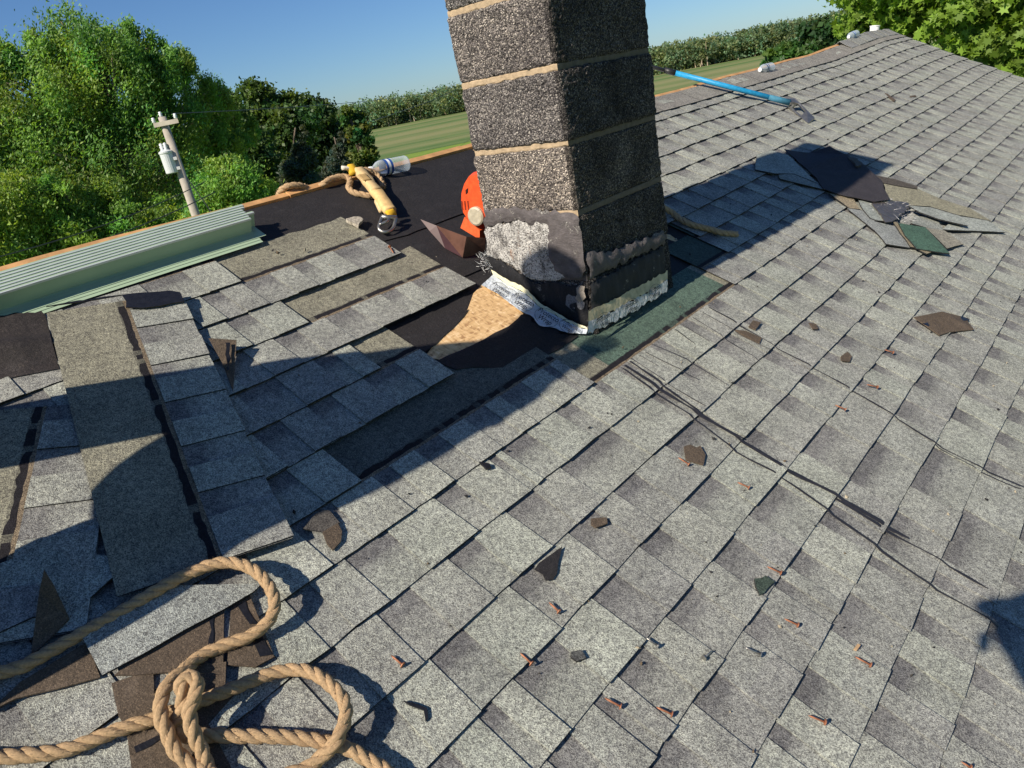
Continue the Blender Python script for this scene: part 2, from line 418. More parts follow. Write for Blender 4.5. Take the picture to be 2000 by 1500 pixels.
# walls
SIDING = plain('siding', (0.55, 0.55, 0.52), 0.7, 4, 0.08)
xe = RT(20, VE, 0).x - 0.3; ze = RT(20, VE, 0).z - 0.02; xw = 2 * xr - xe
y0, y1 = UL * S + 0.25, UR * S - 0.25
for nm, pts in (('wall', [(xe, y0), (xe, y1), (xe - 0.15, y1), (xe - 0.15, y0)]), ('wall', [(xw, y0), (xw, y1), (xw + 0.15, y1), (xw + 0.15, y0)])):
    b = MB(); b.prism([(p[0], p[1], ze) for p in pts], [(p[0], p[1], GZ) for p in pts], (1, 1, 1)); b.build(nm, SIDING, house)
for yy in (y0, y1):
    out = [(xe, ze), (xr, zr - 0.08), (xw, ze), (xw, GZ), (xe, GZ)]
    d = 0.15 if yy == y0 else -0.15
    b = MB(); b.prism([(p[0], yy, p[1]) for p in out], [(p[0], yy + d, p[1]) for p in out]); b.build('gable_wall', SIDING, house)

# underlayment felt in strips over the bare part
rng = random.Random(5)
def feltstrip(u0, u1, v0, v1, h, name='underlayment', mat=FELT, top_wave=0.0):
    b = MB(); n = int((u1 - u0) / 0.8); mcount = 5; vs_ = []
    for i in range(n + 1):
        u = u0 + (u1 - u0) * i / n
        for j in range(mcount + 1):
            v = v0 + (v1 - v0) * j / mcount
            if j == mcount: v += 0.03 * math.sin(u * 1.7) + rng.uniform(-0.02, 0.02)
            wr = 0.0012 * noise.noise(Vector((u * 0.9, v * 0.7, h * 90))) + (0.002 if j == mcount else 0)
            vs_.append(RT(u, v, h + 0.0014 + max(wr, -0.001)))
    fs = [[i * (mcount + 1) + j, i * (mcount + 1) + j + 1, (i + 1) * (mcount + 1) + j + 1, (i + 1) * (mcount + 1) + j] for i in range(n) for j in range(mcount)]
    b.add(vs_, fs); return b.build(name, mat, roof, smooth=True)
feltstrip(UL, 24.0, -4.9, 0.6, 0.0005)
feltstrip(UL, 17.5, -9.75, -4.55, 0.0045)

# ------------------------------------------------------------------ shingles
LIGHT = [(0.375, 0.385, 0.345), (0.35, 0.36, 0.325), (0.4, 0.405, 0.365), (0.335, 0.34, 0.315), (0.365, 0.37, 0.335), (0.35, 0.352, 0.322)]
MID = [(0.3, 0.297, 0.285), (0.32, 0.32, 0.3), (0.285, 0.28, 0.275), (0.31, 0.308, 0.292)]
DARK = [(0.185, 0.18, 0.182), (0.21, 0.204, 0.204), (0.17, 0.165, 0.17)]
HEAD = (0.26, 0.245, 0.195)
EDGE = (0.035, 0.034, 0.036)
SEAL = (0.016, 0.014, 0.018)
TAN = (0.22, 0.17, 0.12)
def lp(a, b, t): return tuple(a[i] + (b[i] - a[i]) * t for i in range(3))
HT = 0.337
def shingle_parts(cells, rng, head=HEAD, tone=1.0, fine=False):
    """cells: list of (start, gap_end, tooth_end) along the length in metres; returns verts (x, y, z) with y=0 at the butt edge
    and y=HT at the top edge, faces, colours. tooth = raised upper layer, gap = the lower layer showing between teeth"""
    b = MB(); T = 0.0026; TT = 0.0034
    def sc(c): return tuple(q * tone for q in c)
    ys = [0.0, 0.06, 0.092, 0.108, 0.143, 0.149, 0.152, 0.168, 0.172, HT]
    xs = sorted(set([c[0] for c in cells] + [c[1] for c in cells] + [cells[-1][2]]))
    if fine:
        ex = []
        for a_, b_ in zip(xs[:-1], xs[1:]):
            kk = max(1, int((b_ - a_) / 0.018)); ex += [a_ + (b_ - a_) * q / kk for q in range(1, kk)]
        xs = sorted(set(xs + ex))
    x0, x1 = xs[0], xs[-1]
    gapcol = {}
    celltone = {}
    for c in cells:
        q = rng.choice(LIGHT) if rng.random() < 0.62 else lp(rng.choice(MID), rng.choice(LIGHT), 0.25)
        celltone[c[0]] = q; gapcol[c[0]] = (lp(q, rng.choice(MID), 0.3), rng.choice(DARK), 0)
    n = len(ys)
    # gentle curl and unevenness of the whole piece
    cur = {x: rng.uniform(-0.0004, 0.0012) * (0.4 if fine else 1) for x in xs}
    def zt(x, y): return cur[x] * max(0, 1 - y / 0.1)
    jit = {x: rng.uniform(-0.0022, 0.0022) * (0.5 if fine else 1) for x in xs}
    vs_ = []
    for x in xs:
        for y in ys: vs_.append((x, y + (jit[x] if y == 0 else rng.uniform(-0.0035, 0.0045) * (1 if y == 0.168 else 0.5) if fine and y in (0.152, 0.168) else 0), T + zt(x, y)))
    nb = len(vs_)
    for x in xs:
        for y in (0.0, HT): vs_.append((x, y + (jit[x] if y == 0 else 0), zt(x, y)))
    fs = []; cs = []
    for i in range(len(xs) - 1):
        g = gapcol.get(xs[i]) or (lastg if fine and i else None)
        md, dk, sh = g if g else (rng.choice(MID), rng.choice(DARK), 0)
        lastg = (md, dk, sh); gone = fine and rng.random() < 0.13
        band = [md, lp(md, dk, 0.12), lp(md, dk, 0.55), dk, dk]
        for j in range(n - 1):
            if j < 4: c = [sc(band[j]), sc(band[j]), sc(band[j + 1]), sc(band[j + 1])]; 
            elif j == 4: c = sc(TAN)
            elif j == 5: c = sc(TAN)
            elif j == 6: c = SEAL if not gone else sc(lp(head, SEAL, 0.5))
            elif j == 7: c = sc(lp(head, SEAL, 0.35))
            else: c = sc(head)
            a = i * n + j
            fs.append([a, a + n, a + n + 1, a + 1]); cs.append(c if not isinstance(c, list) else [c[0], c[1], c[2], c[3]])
        a = i * n; q = nb + i * 2
        fs.append([a, q, q + 2, a + n]); cs.append(EDGE)
        fs.append([a + n - 1, a + 2 * n - 1, q + 3, q + 1]); cs.append(EDGE)
        fs.append([q, q + 1, q + 3, q + 2]); cs.append((0.09, 0.07, 0.055))
    for i, s in ((0, 1), (len(xs) - 1, -1)):
        loop = [i * n + j for j in range(n)] + [nb + i * 2 + 1, nb + i * 2]
        fs.append(loop if s > 0 else loop[::-1]); cs.append(EDGE)
    b.add(vs_, fs, cs)
    for c in cells:
        a, e = c[1], c[2]
        if e - a < 0.012: continue
        e -= 0.0012
        col = celltone[c[0]]
        col2 = lp(col, rng.choice(LIGHT), 0.3)
        k1, k2 = rng.uniform(0, 0.0018), rng.uniform(0, 0.0026)
        y0a, y0b = jit[c[1]] - 0.0012 + rng.uniform(-0.0012, 0.0012), jit[c[2]] - 0.0012 + rng.uniform(-0.0012, 0.0012) if c[2] in jit else -0.001
        ty = 0.1425
        sk = rng.uniform(-0.003, 0.003); sk2 = rng.uniform(-0.002, 0.002)
        top = [(a + sk, y0a, T + TT + k1), (e + sk2, y0b, T + TT + k2), (e, 0.07, T + TT + k2 * 0.4), (e - sk2, ty, T + TT), (a - sk, ty, T + TT), (a, 0.07, T + TT + k1 * 0.4)]
        bot = [(p[0], p[1], T + 0.0002 + (k1 if i in (0,) else k2 if i == 1 else 0) * 0.8) for i, p in enumerate(top)]
        m6 = 6
        fs2 = [[0, 1, 2, 5], [5, 2, 3, 4]] + [[i, m6 + i, m6 + (i + 1) % m6, (i + 1) % m6] for i in range(m6)] + [[m6 + 5 - i for i in range(6)]]
        b.add(top + bot, fs2, [sc(col), sc(col2)] + [EDGE, EDGE, EDGE, EDGE, lp(EDGE, col, 0.75), lp(EDGE, col, 0.75)] + [EDGE])
    return b
def roof_shingle(k, u0, cells, rng, head=HEAD, tone=1.0, lift=0.0, name='shingle', fine=False):
    """cells in metres relative to u0 (exposures)"""
    b = shingle_parts(cells, rng, head, tone, fine)
    V = []
    for (x, y, z) in b.v:
        h = 0.0200 + lift - 0.016 * (y / HT) + z - 0.0013
        V.append(RT(u0 + x / S, max(k - y / S, -9.78 + 0.001 * y), h))
    return mk(name, V, b.f, GRAN, roof, cols=b.c)
# ends of tabs read off the photograph, per course: photo pixels on the joints
CUTS = {0: [(600, 1068), (762, 968)], 1: [(674, 1102), (850, 982), (958, 910), (1000, 905)],
 2: [(738, 1214), (876, 1102), (988, 1010), (1094, 926), (1278, 790)],
 3: [(840, 1300), (996, 1156), (1106, 1052), (1192, 970), (1294, 878), (1430, 756)],
 4: [(934, 1410), (1004, 1336), (1152, 1176), (1246, 1080), (1334, 988), (1442, 870), (1510, 800)],
 5: [(1158, 1382), (1200, 1328), (1298, 1214), (1384, 1102), (1460, 1016), (1560, 890), (1668, 762)],
 6: [(1348, 1382), (1444, 1240), (1504, 1150), (1534, 1112), (1594, 1026), (1648, 942), (1738, 816)],
 7: [(1540, 1366), (1614, 1236), (1688, 1106), (1708, 1068), (1764, 952), (1844, 820)],
 8: [(1724, 1336), (1772, 1232), (1812, 1144), (1832, 1096), (1908, 920)]}
def make_course(k, ua, ub, rng, first_u=None, **kw):
    cuts = sorted(UV(*q)[0] for q in CUTS.get(k, []))
    cuts = [c for c in cuts if ua + 0.3 < c < ub - 0.3]
    ends = []
    def wid(): return rng.choice([0.9, 1.05, 1.2, 1.3, 1.5, 1.65]) * rng.uniform(0.92, 1.08)
    if cuts:
        lo = []; c = cuts[0]
        while c - ua > 1.9: c -= wid(); lo.append(c)
        ends = sorted(lo) + cuts; c = cuts[-1]
    else: c = ua; 
    c = ends[-1] if ends else ua
    while ub - c > 1.9:
        c += wid(); ends.append(c)
    if ends and ub - ends[-1] < 0.5: ends[-1] = ub
    else: ends.append(ub)
    edges = [ua] + ends
    # group cells into shingles of about seven exposures
    i = 0
    first = True
    while i < len(edges) - 1:
        L = 7.0 if not first else rng.uniform(3, 7)
        j = i + 1
        while j < len(edges) - 1 and edges[j + 1] - edges[i] <= L + 0.4: j += 1
        u0 = edges[i]; cells = []
        for q in range(i, j):
            a = (edges[q] - u0) * S; e = (edges[q + 1] - u0) * S
            cells.append((a, a + (e - a) * rng.uniform(0.36, 0.56), e))
        roof_shingle(k, u0, cells, rng, **kw)
        i = j; first = False
rng = random.Random(21)
uu = lambda x, y: UV(x, y, 0.01)[0]
RIGHT0 = {-9: 24.0, -8: 23.1, -7: 22.2, -6: 20.3, -5: 18.6, -4: 17.2, -3: 16.4, -2: uu(1346, 455), -1: uu(1402, 487), 0: uu(1408, 548)}
LEFT1 = {-7: uu(470, 552), -6: uu(783, 500), -5: uu(605, 636), -4: uu(928, 562), -3: uu(748, 728), -2: uu(888, 737), -1: uu(700, 940), 0: uu(1153, 750)}
for k in range(16, 0, -1):
    if k == 1:
        g0, g1 = uu(1116, 668), uu(1424, 566)
        make_course(1, UL, g0, rng)
        # the deep green replacement strip below the chimney
        n = 4; L = (g1 - g0) * S
        cells = [(L * i / n, L * i / n + L / n * rng.uniform(0.3, 0.5), L * (i + 1) / n) for i in range(n)]
        roof_shingle(1, g0, cells, rng, head=(0.10, 0.15, 0.122), fine=True)
        make_course(1, g1, UR, rng)
    else: make_course(k, UL, UR, rng)
for k in range(0, -10, -1):
    t = 0.62 if k == 0 else 1.0
    if k in LEFT1: make_course(k, UL, LEFT1[k], rng, head=(0.12, 0.125, 0.115) if k == 0 else HEAD, fine=True)
    make_course(k, RIGHT0[k], UR, rng, head=(0.07, 0.1, 0.085) if k in (0, -1) else HEAD)
# cap course just under the open ridge on the right and the far cap
for i in range(12):
    u0 = 24.4 + i * 3.3
    b = MB()
    a, e = u0 + 0.02, min(u0 + 3.28, UR)
    vb = -9 - rng.uniform(-0.01, 0.02)
    top = [RT(a, -9.72, 0.0220), RT(e, -9.72, 0.0220), RT(e, vb + 0.5, 0.0285), RT(a, vb + 0.5, 0.0285)]
    bot = [RT(a, -9.72, 0.0185), RT(e, -9.72, 0.0185), RT(e, vb + 0.5, 0.0250), RT(a, vb + 0.5, 0.0250)]
    b.prism([top[i] for i in (0, 3, 2, 1)], [bot[i] for i in (0, 3, 2, 1)], lp(rng.choice(MID), (0.26, 0.22, 0.18), 0.4), EDGE)
    b.build('cap_shingle', GRAN, roof)
for i in range(7):
    u0 = 52.0 + i * 1.5
    if u0 > UR: break
    e = min(u0 + 1.6, UR)
    b = MB(); h0, h1 = 0.036, 0.028
    pr = [(-9.0, 0.031), (-9.6, 0.038), (-9.9, 0.044)]
    top = [RT(u0, v, h + 0.002) for v, h in pr] + [RT(u0, -9.9, 0.04) + Vector((-0.13, 0, -0.07))]
    top2 = [RT(e, v, h - 0.004) for v, h in pr] + [RT(e, -9.9, 0.036) + Vector((-0.13, 0, -0.07))]
    vs_ = top + top2 + [p - Vector((0, 0, 0.004)) for p in top + top2]
    fs = [[i, i + 1, i + 5, i + 4] for i in range(3)] + [[8 + i, 8 + i + 4, 8 + i + 5, 8 + i + 1] for i in range(3)] + [[0, 8, 9, 1], [1, 9, 10, 2], [2, 10, 11, 3], [0, 4, 12, 8], [3, 11, 15, 7], [4, 5, 13, 12], [5, 6, 14, 13], [6, 7, 15, 14]]
    b.add(vs_, fs, rng.choice(MID)); b.build('ridge_cap', GRAN, roof)

# ridge boards: the bare cut edge of the sheathing
def board(u0, u1, v0, v1, h0, h1, seed):
    r = random.Random(seed); b = MB(); n = max(2, int((u1 - u0) / 1.5)); vs_ = []
    for i in range(n + 1):
        u = u0 + (u1 - u0) * i / n; j = r.uniform(-0.02, 0.02); k = r.uniform(-0.001, 0.001)
        vs_ += [RT(u, v0 + j, h0), RT(u, v1 + j, h0), RT(u, v1 + j, h1 + k), RT(u, v0 + j, h1 + k)]
    fs = []
    for i in range(n):
        for j in range(4): fs.append([i * 4 + j, i * 4 + (j + 1) % 4, (i + 1) * 4 + (j + 1) % 4, (i + 1) * 4 + j])
    fs += [[3, 2, 1, 0], [n * 4 + j for j in range(4)]]
    b.add(vs_, fs); return b.build('ridge_board', TIMBER, roof)
board(UL, 10.5, -10.0, -9.8, -0.015, 0.013, 1)
board(10.52, 17.2, -10.02, -9.8, -0.015, 0.016, 2)
board(17.22, 33, -10.0, -9.82, -0.015, 0.013, 3)
board(33.02, 52, -10.0, -9.82, -0.012, 0.016, 4)

# tar drips running down the slope
def drip(pts, w, name='tar_drip'):
    r = random.Random(len(pts) * 7 + int(pts[0][0])); uvs = [UV(x, y, 0.014) for x, y in pts]
    P3 = catmull([Vector((a, b_, 0)) for a, b_ in uvs], 0.16)
    b = MB(); vs_ = []; n = len(P3)
    ww = [w * (0.6 + 0.5 * noise.noise(Vector((p.x * 2.3, p.y * 1.9, w * 50)))) for p in P3]
    for i, p in enumerate(P3):
        d = (P3[min(i + 1, n - 1)] - P3[max(i - 1, 0)]).normalized(); s = Vector((-d.y, d.x, 0))
        tp = min(1, (n - 1 - i) / 2 + 0.45); wv = max(ww[i] * tp, 0.0015) * 1.55 / S
        frac = p.y - math.floor(p.y)           # where on the course: 0 just below a butt, 1 at the next butt
        hb = 0.0200 - 0.016 * ((1 - frac) * S / HT) + 0.0080
        for q, hh in ((-1, 0.0), (-0.6, 0.0011), (0.6, 0.0011), (1, 0.0)):
            e = p + s * wv * q * 0.5; vs_.append(RT(e.x, e.y, hb + hh - 0.0002))
    fs = [[i * 4 + j, i * 4 + j + 1, i * 4 + 5 + j, i * 4 + 4 + j] for i in range(n - 1) for j in range(3)]
    b.add(vs_, fs); return b.build(name, DRIP, roof, smooth=True)
D8 = lambda pts: Zc(1200, 500, 0.4, pts)
D6 = lambda pts: Zc(1200, 900, 0.4, pts)
drip(D8([(50, 540), (220, 655), (410, 780), (620, 912), (835, 1050), (1070, 1175), (1330, 1330), (1430, 1385)]), 0.014)
drip(D8([(40, 555), (200, 675), (390, 805), (590, 965), (810, 1090), (1025, 1245)]) + D6([(1260, 415), (1520, 605), (1810, 780), (1865, 820)]), 0.008)
drip(D8([(75, 520), (240, 640), (450, 800), (620, 905)]), 0.013)
drip(D6([(1075, 190), (1320, 345), (1575, 490), (1810, 637)]), 0.009)
drip(D8([(80, 505), (260, 630), (440, 745)]), 0.005)
drip(D8([(180, 435), (380, 530), (545, 640)]), 0.004)
drip(D8([(150, 475), (280, 545), (410, 610)]), 0.003)
drip(D8([(295, 365), (390, 440)]), 0.005)
drip(D8([(330, 345), (460, 430)]), 0.003)
drip(D8([(380, 310), (540, 415), (700, 520)]), 0.004)
drip(D8([(425, 285), (600, 390), (750, 470)]), 0.003)
drip(D8([(455, 260), (610, 350), (790, 460), (970, 560), (1155, 670), (1345, 790), (1550, 925), (1770, 1040), (1990, 1140)]), 0.0065)
drip(D8([(120, 490), (210, 545)]), 0.003)
drip(D8([(1550, 935), (1700, 1020), (1900, 1120), (1975, 1150)]), 0.004)

# torn felt tongues by the chimney and the bare sheathing patch
def patch(name, pts, h, t, mat, parent=None, amp=0.03, step=0.5, seed=1, col=(1, 1, 1), side=None, back=None, **kw):
    """flat or curled piece: pts are photo pixels (x, y[, h]); h height of its underside above the deck, t thickness"""
    r = random.Random(seed); q = []; ho = 0.0055 if parent is not roof else 0.0
    for p in pts:
        hh = (h if len(p) < 3 else p[2]) + ho; u, v = UV(p[0], p[1], hh + t); q.append((u, v, hh))
    q = ragged(q, amp, step, r)
    top = [RT(u, v, hh + t) for u, v, hh in q]; bot = [RT(u, v, hh) for u, v, hh in q]
    ar = sum(q[i][0] * q[(i + 1) % len(q)][1] - q[(i + 1) % len(q)][0] * q[i][1] for i in range(len(q)))
    if ar > 0: top.reverse(); bot.reverse()
    b = MB(); b.prism(top, bot, col, side)
    o = b.build(name, mat, parent, **kw)
    bm = bmesh.new(); bm.from_mesh(o.data); bmesh.ops.triangulate(bm, faces=[f for f in bm.faces if len(f.verts) > 4]); bm.to_mesh(o.data); bm.free()
    return o
C4 = lambda pts: Zc(800, 350, 0.3, pts)
C7 = lambda pts: Zc(500, 600, 0.4, pts)
patch('sheathing_patch', C4([(470, 690), (560, 700), (640, 780), (740, 880), (640, 965), (480, 1050), (260, 1190), (100, 1160), (150, 1090), (270, 960), (370, 870), (415, 745)]), 0.0065, 0.001, OSB, roof, 0.03, 0.4, 3)
patch('torn_felt', C4([(0, 1070), (190, 1010), (300, 915), (385, 850), (350, 900), (280, 975), (170, 1080), (60, 1150), (-40, 1130)]), 0.0085, 0.002, FELT, roof, 0.04, 0.3, 4)
patch('torn_felt', C4([(725, 885), (800, 893), (790, 930), (850, 960), (960, 980), (980, 1010), (1100, 1020), (900, 1145), (640, 1230), (300, 1240), (170, 1190), (330, 1120), (480, 1050), (640, 965)]), 0.0085, 0.002, FELT, roof, 0.04, 0.3, 5)

# ------------------------------------------------------------------ chimney
CX0, CX1, CY0, CY1 = -0.535, -0.130, 1.783, 2.30
chim = empty('chimney', ((CX0 + CX1) / 2, (CY0 + CY1) / 2, 0.0), 'rough grey cinder block chimney with tar and white tape round its base', 'chimney')
JZ = [-0.20, 0.062, 0.268, 0.476, 0.686, 0.896, 1.106, 1.316, 1.526, 1.736, 1.94, 2.06]
def block(x0, x1, y0, y1, z0, z1, seed, tone):
    b = MB(); r = random.Random(seed); dx, dy = r.uniform(-0.004, 0.004), r.uniform(-0.003, 0.004)
    x0 += dx; x1 += dx; y0 += dy; y1 += dy + r.uniform(-0.003, 0.003)
    st = 0.0085; C = Vector(((x0 + x1) / 2, (y0 + y1) / 2, (z0 + z1) / 2)); H = Vector(((x1 - x0) / 2, (y1 - y0) / 2, (z1 - z0) / 2)); R = 0.013
    key = {}; vs_ = []; fs = []
    def vert(p):
        k = (round(p.x, 5), round(p.y, 5), round(p.z, 5))
        if k in key: return key[k]
        q = p - C; core = Vector((max(-H.x + R, min(H.x - R, q.x)), max(-H.y + R, min(H.y - R, q.y)), max(-H.z + R, min(H.z - R, q.z))))
        d = q - core
        nrm = d.normalized() if d.length > 1e-9 else Vector((0, 0, 0))
        pp = core + nrm * R
        f1 = noise.noise(p * 95 + Vector((seed, 0, 0))); f2 = noise.noise(p * 28 + Vector((0, seed, 0))); f3 = noise.noise(p * 7)
        pp += nrm * (0.0045 * f1 + 0.003 * f2 + 0.003 * f3)
        key[k] = len(vs_); vs_.append(C + pp); return key[k]
    for ax in range(3):
        a1, a2 = (ax + 1) % 3, (ax + 2) % 3
        n1 = max(2, int(2 * H[a1] / st)); n2 = max(2, int(2 * H[a2] / st))
        for s in (-1, 1):
            for i in range(n1):
                for j in range(n2):
                    c = []
                    for (ii, jj) in ((i, j), (i + 1, j), (i + 1, j + 1), (i, j + 1)):
                        p = Vector((0, 0, 0)); p[ax] = C[ax] + s * H[ax]
                        p[a1] = C[a1] - H[a1] + 2 * H[a1] * ii / n1; p[a2] = C[a2] - H[a2] + 2 * H[a2] * jj / n2
                        c.append(vert(p))
                    fs.append(c if s > 0 else c[::-1])
    cs = []
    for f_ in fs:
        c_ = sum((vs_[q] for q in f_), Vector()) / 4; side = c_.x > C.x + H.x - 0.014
        k_ = 0.42 + 0.2 * noise.noise(c_ * 9) if side else 1.0      # shade of the sunless side put into the colour, with some soot
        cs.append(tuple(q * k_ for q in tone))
    b.add(vs_, fs, cs); return b
random.seed(3)
TONES = [(0.6, 0.6, 0.62), (0.8, 0.8, 0.8), (1.25, 1.2, 1.12), (1.55, 1.45, 1.32), (0.98, 0.96, 0.95), (1.15, 1.1, 1.06), (1.0, 1.0, 1.0), (1.0, 1.0, 1.0), (0.9, 0.9, 0.9), (1.0, 1.0, 1.0), (1.0, 1.0, 1.0)]
for i in range(len(JZ) - 1):
    z0, z1 = JZ[i] + 0.007, JZ[i + 1] - 0.007
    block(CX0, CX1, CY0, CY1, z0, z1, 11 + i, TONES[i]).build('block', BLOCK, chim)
    if i:
        b = MB(); d = 0.007; zc = JZ[i]
        # ragged mortar bead
        per = []; n = 26
        for (a, c) in (((CX0 + d, CY0 + d), (CX1 - d, CY0 + d)), ((CX1 - d, CY0 + d), (CX1 - d, CY1 - d)), ((CX1 - d, CY1 - d), (CX0 + d, CY1 - d)), ((CX0 + d, CY1 - d), (CX0 + d, CY0 + d))):
            for q in range(n): per.append((a[0] + (c[0] - a[0]) * q / n, a[1] + (c[1] - a[1]) * q / n))
        vs_ = []; m4 = 4
        for p in per:
            off = 0.003 * noise.noise(Vector((p[0] * 30, p[1] * 30, zc * 9)))
            cx, cy = (CX0 + CX1) / 2, (CY0 + CY1) / 2; k = 1 + (0.001 + off) / 0.2
            for (zz, kk) in ((-0.0095, 1), (-0.006, k), (0.006, k), (0.0095, 1)):
                vs_.append((cx + (p[0] - cx) * kk, cy + (p[1] - cy) * kk, zc + zz + off * 0.6))
        N = len(per); fs = [[i2 * 4 + j, ((i2 + 1) % N) * 4 + j, ((i2 + 1) % N) * 4 + j + 1, i2 * 4 + j + 1] for i2 in range(N) for j in range(3)]
        b.add(vs_, fs, [(0.43, 0.325, 0.215) if sum(Vector(vs_[q]).x for q in f_) / 4 < CX1 - 0.012 else (0.15, 0.125, 0.1) for f_ in fs]); b.build('mortar_joint', MORTAR if i > 2 else TAR, chim)  # joint colour darkened on the sunless side, painting in its shade
b = MB(); b.prism([(CX0 + 0.02, CY0 + 0.02, 2.09), (CX1 - 0.02, CY0 + 0.02, 2.09), (CX1 - 0.02, CY1 - 0.02, 2.09), (CX0 + 0.02, CY1 - 0.02, 2.09)], [(CX0 - 0.005, CY0 - 0.005, 2.06), (CX1 + 0.005, CY0 - 0.005, 2.06), (CX1 + 0.005, CY1 + 0.005, 2.06), (CX0 - 0.005, CY1 + 0.005, 2.06)], (0.4, 0.33, 0.25))
b.build('crown', MORTAR, chim)
b = MB(); b.lathe(((CX0 + CX1) / 2, (CY0 + CY1) / 2, 2.06), (0, 0, 1), [(0, 0.11), (0.06, 0.11), (0.06, 0.09), (0, 0.09)], 20); b.build('flue', plain('clay_flue', (0.35, 0.18, 0.1), 0.9), chim)

def facepatch(name, px, off, mat, face='lit', parent=chim, amp=0.0065, step=0.014, seed=1, thick=0.004, wav=0.0):
    """patch lying on a chimney face, outline in photo pixels"""
    r = random.Random(seed)
    if face == 'lit': q = [PY(x, y, CY0) for x, y in px]; A, B = 0, 2; nv = Vector((0, -1, 0))
    else: q = [PX(x, y, CX1) for x, y in px]; A, B = 1, 2; nv = Vector((1, 0, 0))
    o = ragged([(p[A], p[B], 0) for p in q], amp, step, r)
    ctr = [sum(p[0] for p in o) / len(o), sum(p[1] for p in o) / len(o)]
    def w(a, c, d):
        p = Vector((0, 0, 0)); p[A] = a; p[B] = c
        if face == 'lit': p.y = CY0
        else: p.x = CX1
        return p + nv * d
    bm = bmesh.new()
    f = bm.faces.new([bm.verts.new((a, c, 0)) for a, c, _ in o])
    bmesh.ops.triangulate(bm, faces=[f])
    for it in range(3):
        es = [e for e in bm.edges if e.calc_length() > 0.022]
        if es: bmesh.ops.subdivide_edges(bm, edges=es, cuts=1); bmesh.ops.triangulate(bm, faces=bm.faces[:])
    vs_ = []; fs = []
    for i, vtx in enumerate(bm.verts):
        vtx.index = i; a, c = vtx.co.x, vtx.co.y
        edge = any(e.is_boundary for e in vtx.link_edges)
        vs_.append(w(a, c, off + (0 if edge else thick) + wav * noise.noise(Vector((a * 25, c * 25, seed)))))
    for fc in bm.faces: fs.append([v2.index for v2 in fc.verts])
    bm.free()
    mb = MB(); mb.add(vs_, fs); return mb.build(name, mat, parent, smooth=True)
facepatch('white_residue', C4([(498, 320), (600, 285), (700, 270), (840, 270), (915, 295), (930, 420), (960, 560), (1060, 640), (900, 660), (800, 650), (640, 540), (505, 490)]), 0.0045, WHITEWASH, 'lit', seed=1, thick=0.002, wav=0.003)
facepatch('roof_cement', C4([(490, 200), (620, 180), (760, 190), (900, 195), (1010, 215), (1100, 235), (1130, 400), (1150, 560), (1130, 650), (1040, 640), (950, 590), (915, 500), (908, 400), (905, 300), (830, 268), (790, 300), (760, 268), (690, 270), (600, 285), (505, 318)]), 0.006, TAR, 'lit', seed=2, thick=0.006, wav=0.004)
facepatch('tar_flashing', C4([(505, 490), (600, 520), (700, 590), (810, 665), (1000, 680), (1150, 690), (1165, 940), (1130, 960), (1010, 900), (860, 800), (700, 690), (560, 610), (512, 570)]), 0.0075, cement('black_flashing', (0.016, 0.016, 0.019), (2.2, 1, 0.8), 0.6), 'lit', seed=3, thick=0.005, wav=0.006)
facepatch('fibreglass_mesh', C4([(1050, 740), (1140, 750), (1150, 830), (1090, 850), (1030, 810)]), 0.013, plain('glass_fibre', (0.13, 0.13, 0.14), 0.6, 300, 0.9, 0.6, 400, 0.002), 'lit', seed=4, thick=0.002)
facepatch('corner_mortar', C4([(1100, 700), (1155, 690), (1165, 760), (1130, 800), (1090, 770)]), 0.013, plain('pale_mortar', (0.24, 0.21, 0.18), 0.95, 50, 0.3, 0.8, 120, 0.004), 'lit', seed=8, thick=0.004, wav=0.003)
facepatch('roof_cement', C4([(1150, 480), (1300, 470), (1420, 420), (1500, 400), (1640, 330), (1655, 420), (1480, 500), (1340, 560), (1200, 630), (1160, 650)]), 0.006, TAR, 'dark', seed=5, thick=0.008, wav=0.008)
facepatch('tar_flashing', C4([(1165, 690), (1400, 560), (1650, 430), (1660, 630), (1180, 870)]), 0.006, cement('streaked_tar', (0.032, 0.033, 0.037), (1, 2.5, 0.5), 0.6), 'dark', seed=6, thick=0.006, wav=0.006)

# self-adhesive flashing tape with printed ovals
TAPE = plain('white_tape', (0.62, 0.67, 0.73), 0.32, 30, 0.22, 1.0, 42, 0.01)
TAPEY = plain('release_edge', (0.62, 0.58, 0.38), 0.6, 40, 0.25, 0.5, 40, 0.004)
TAPED = plain('soiled_tape', (0.5, 0.42, 0.26), 0.6, 30, 0.4, 0.6, 40, 0.005)
INK = plain('ink', (0.02, 0.022, 0.03), 0.6, 30, 0.1)
def strip(name, lo, hi, mat, parent, nseg=40, thick=0.003, rag=0.004, seed=1):
    """sheet between two edge lines given as lists of world points"""
    r = random.Random(seed); A = catmull(lo, 0.01); B = catmull(hi, 0.01); b = MB(); vs_ = []
    def samp(L, t):
        x = t * (len(L) - 1); i = min(int(x), len(L) - 2); return L[i].lerp(L[i + 1], x - i)
    mm = 6
    for i in range(nseg + 1):
        a, c = samp(A, i / nseg), samp(B, i / nseg)
        for j in range(mm + 1):
            t = j / mm; p = a.lerp(c, t)
            if j in (0, mm): p += (c - a).normalized() * r.uniform(-rag, rag)
            p += Vector((0, -0.3, 1)) * (thick + 0.0018 * noise.noise(p * 45))
            vs_.append(p)
    fs = [[i * (mm + 1) + j, i * (mm + 1) + j + 1, (i + 1) * (mm + 1) + j + 1, (i + 1) * (mm + 1) + j] for i in range(nseg) for j in range(mm)]
    b.add(vs_, fs); return b.build(name, mat, parent, smooth=True)
lo = [P(x, y, 0.014) for x, y in C4([(470, 695), (560, 745), (640, 805), (720, 865), (800, 905), (850, 965), (940, 975), (1000, 1000), (1080, 1010), (1150, 1015)])]
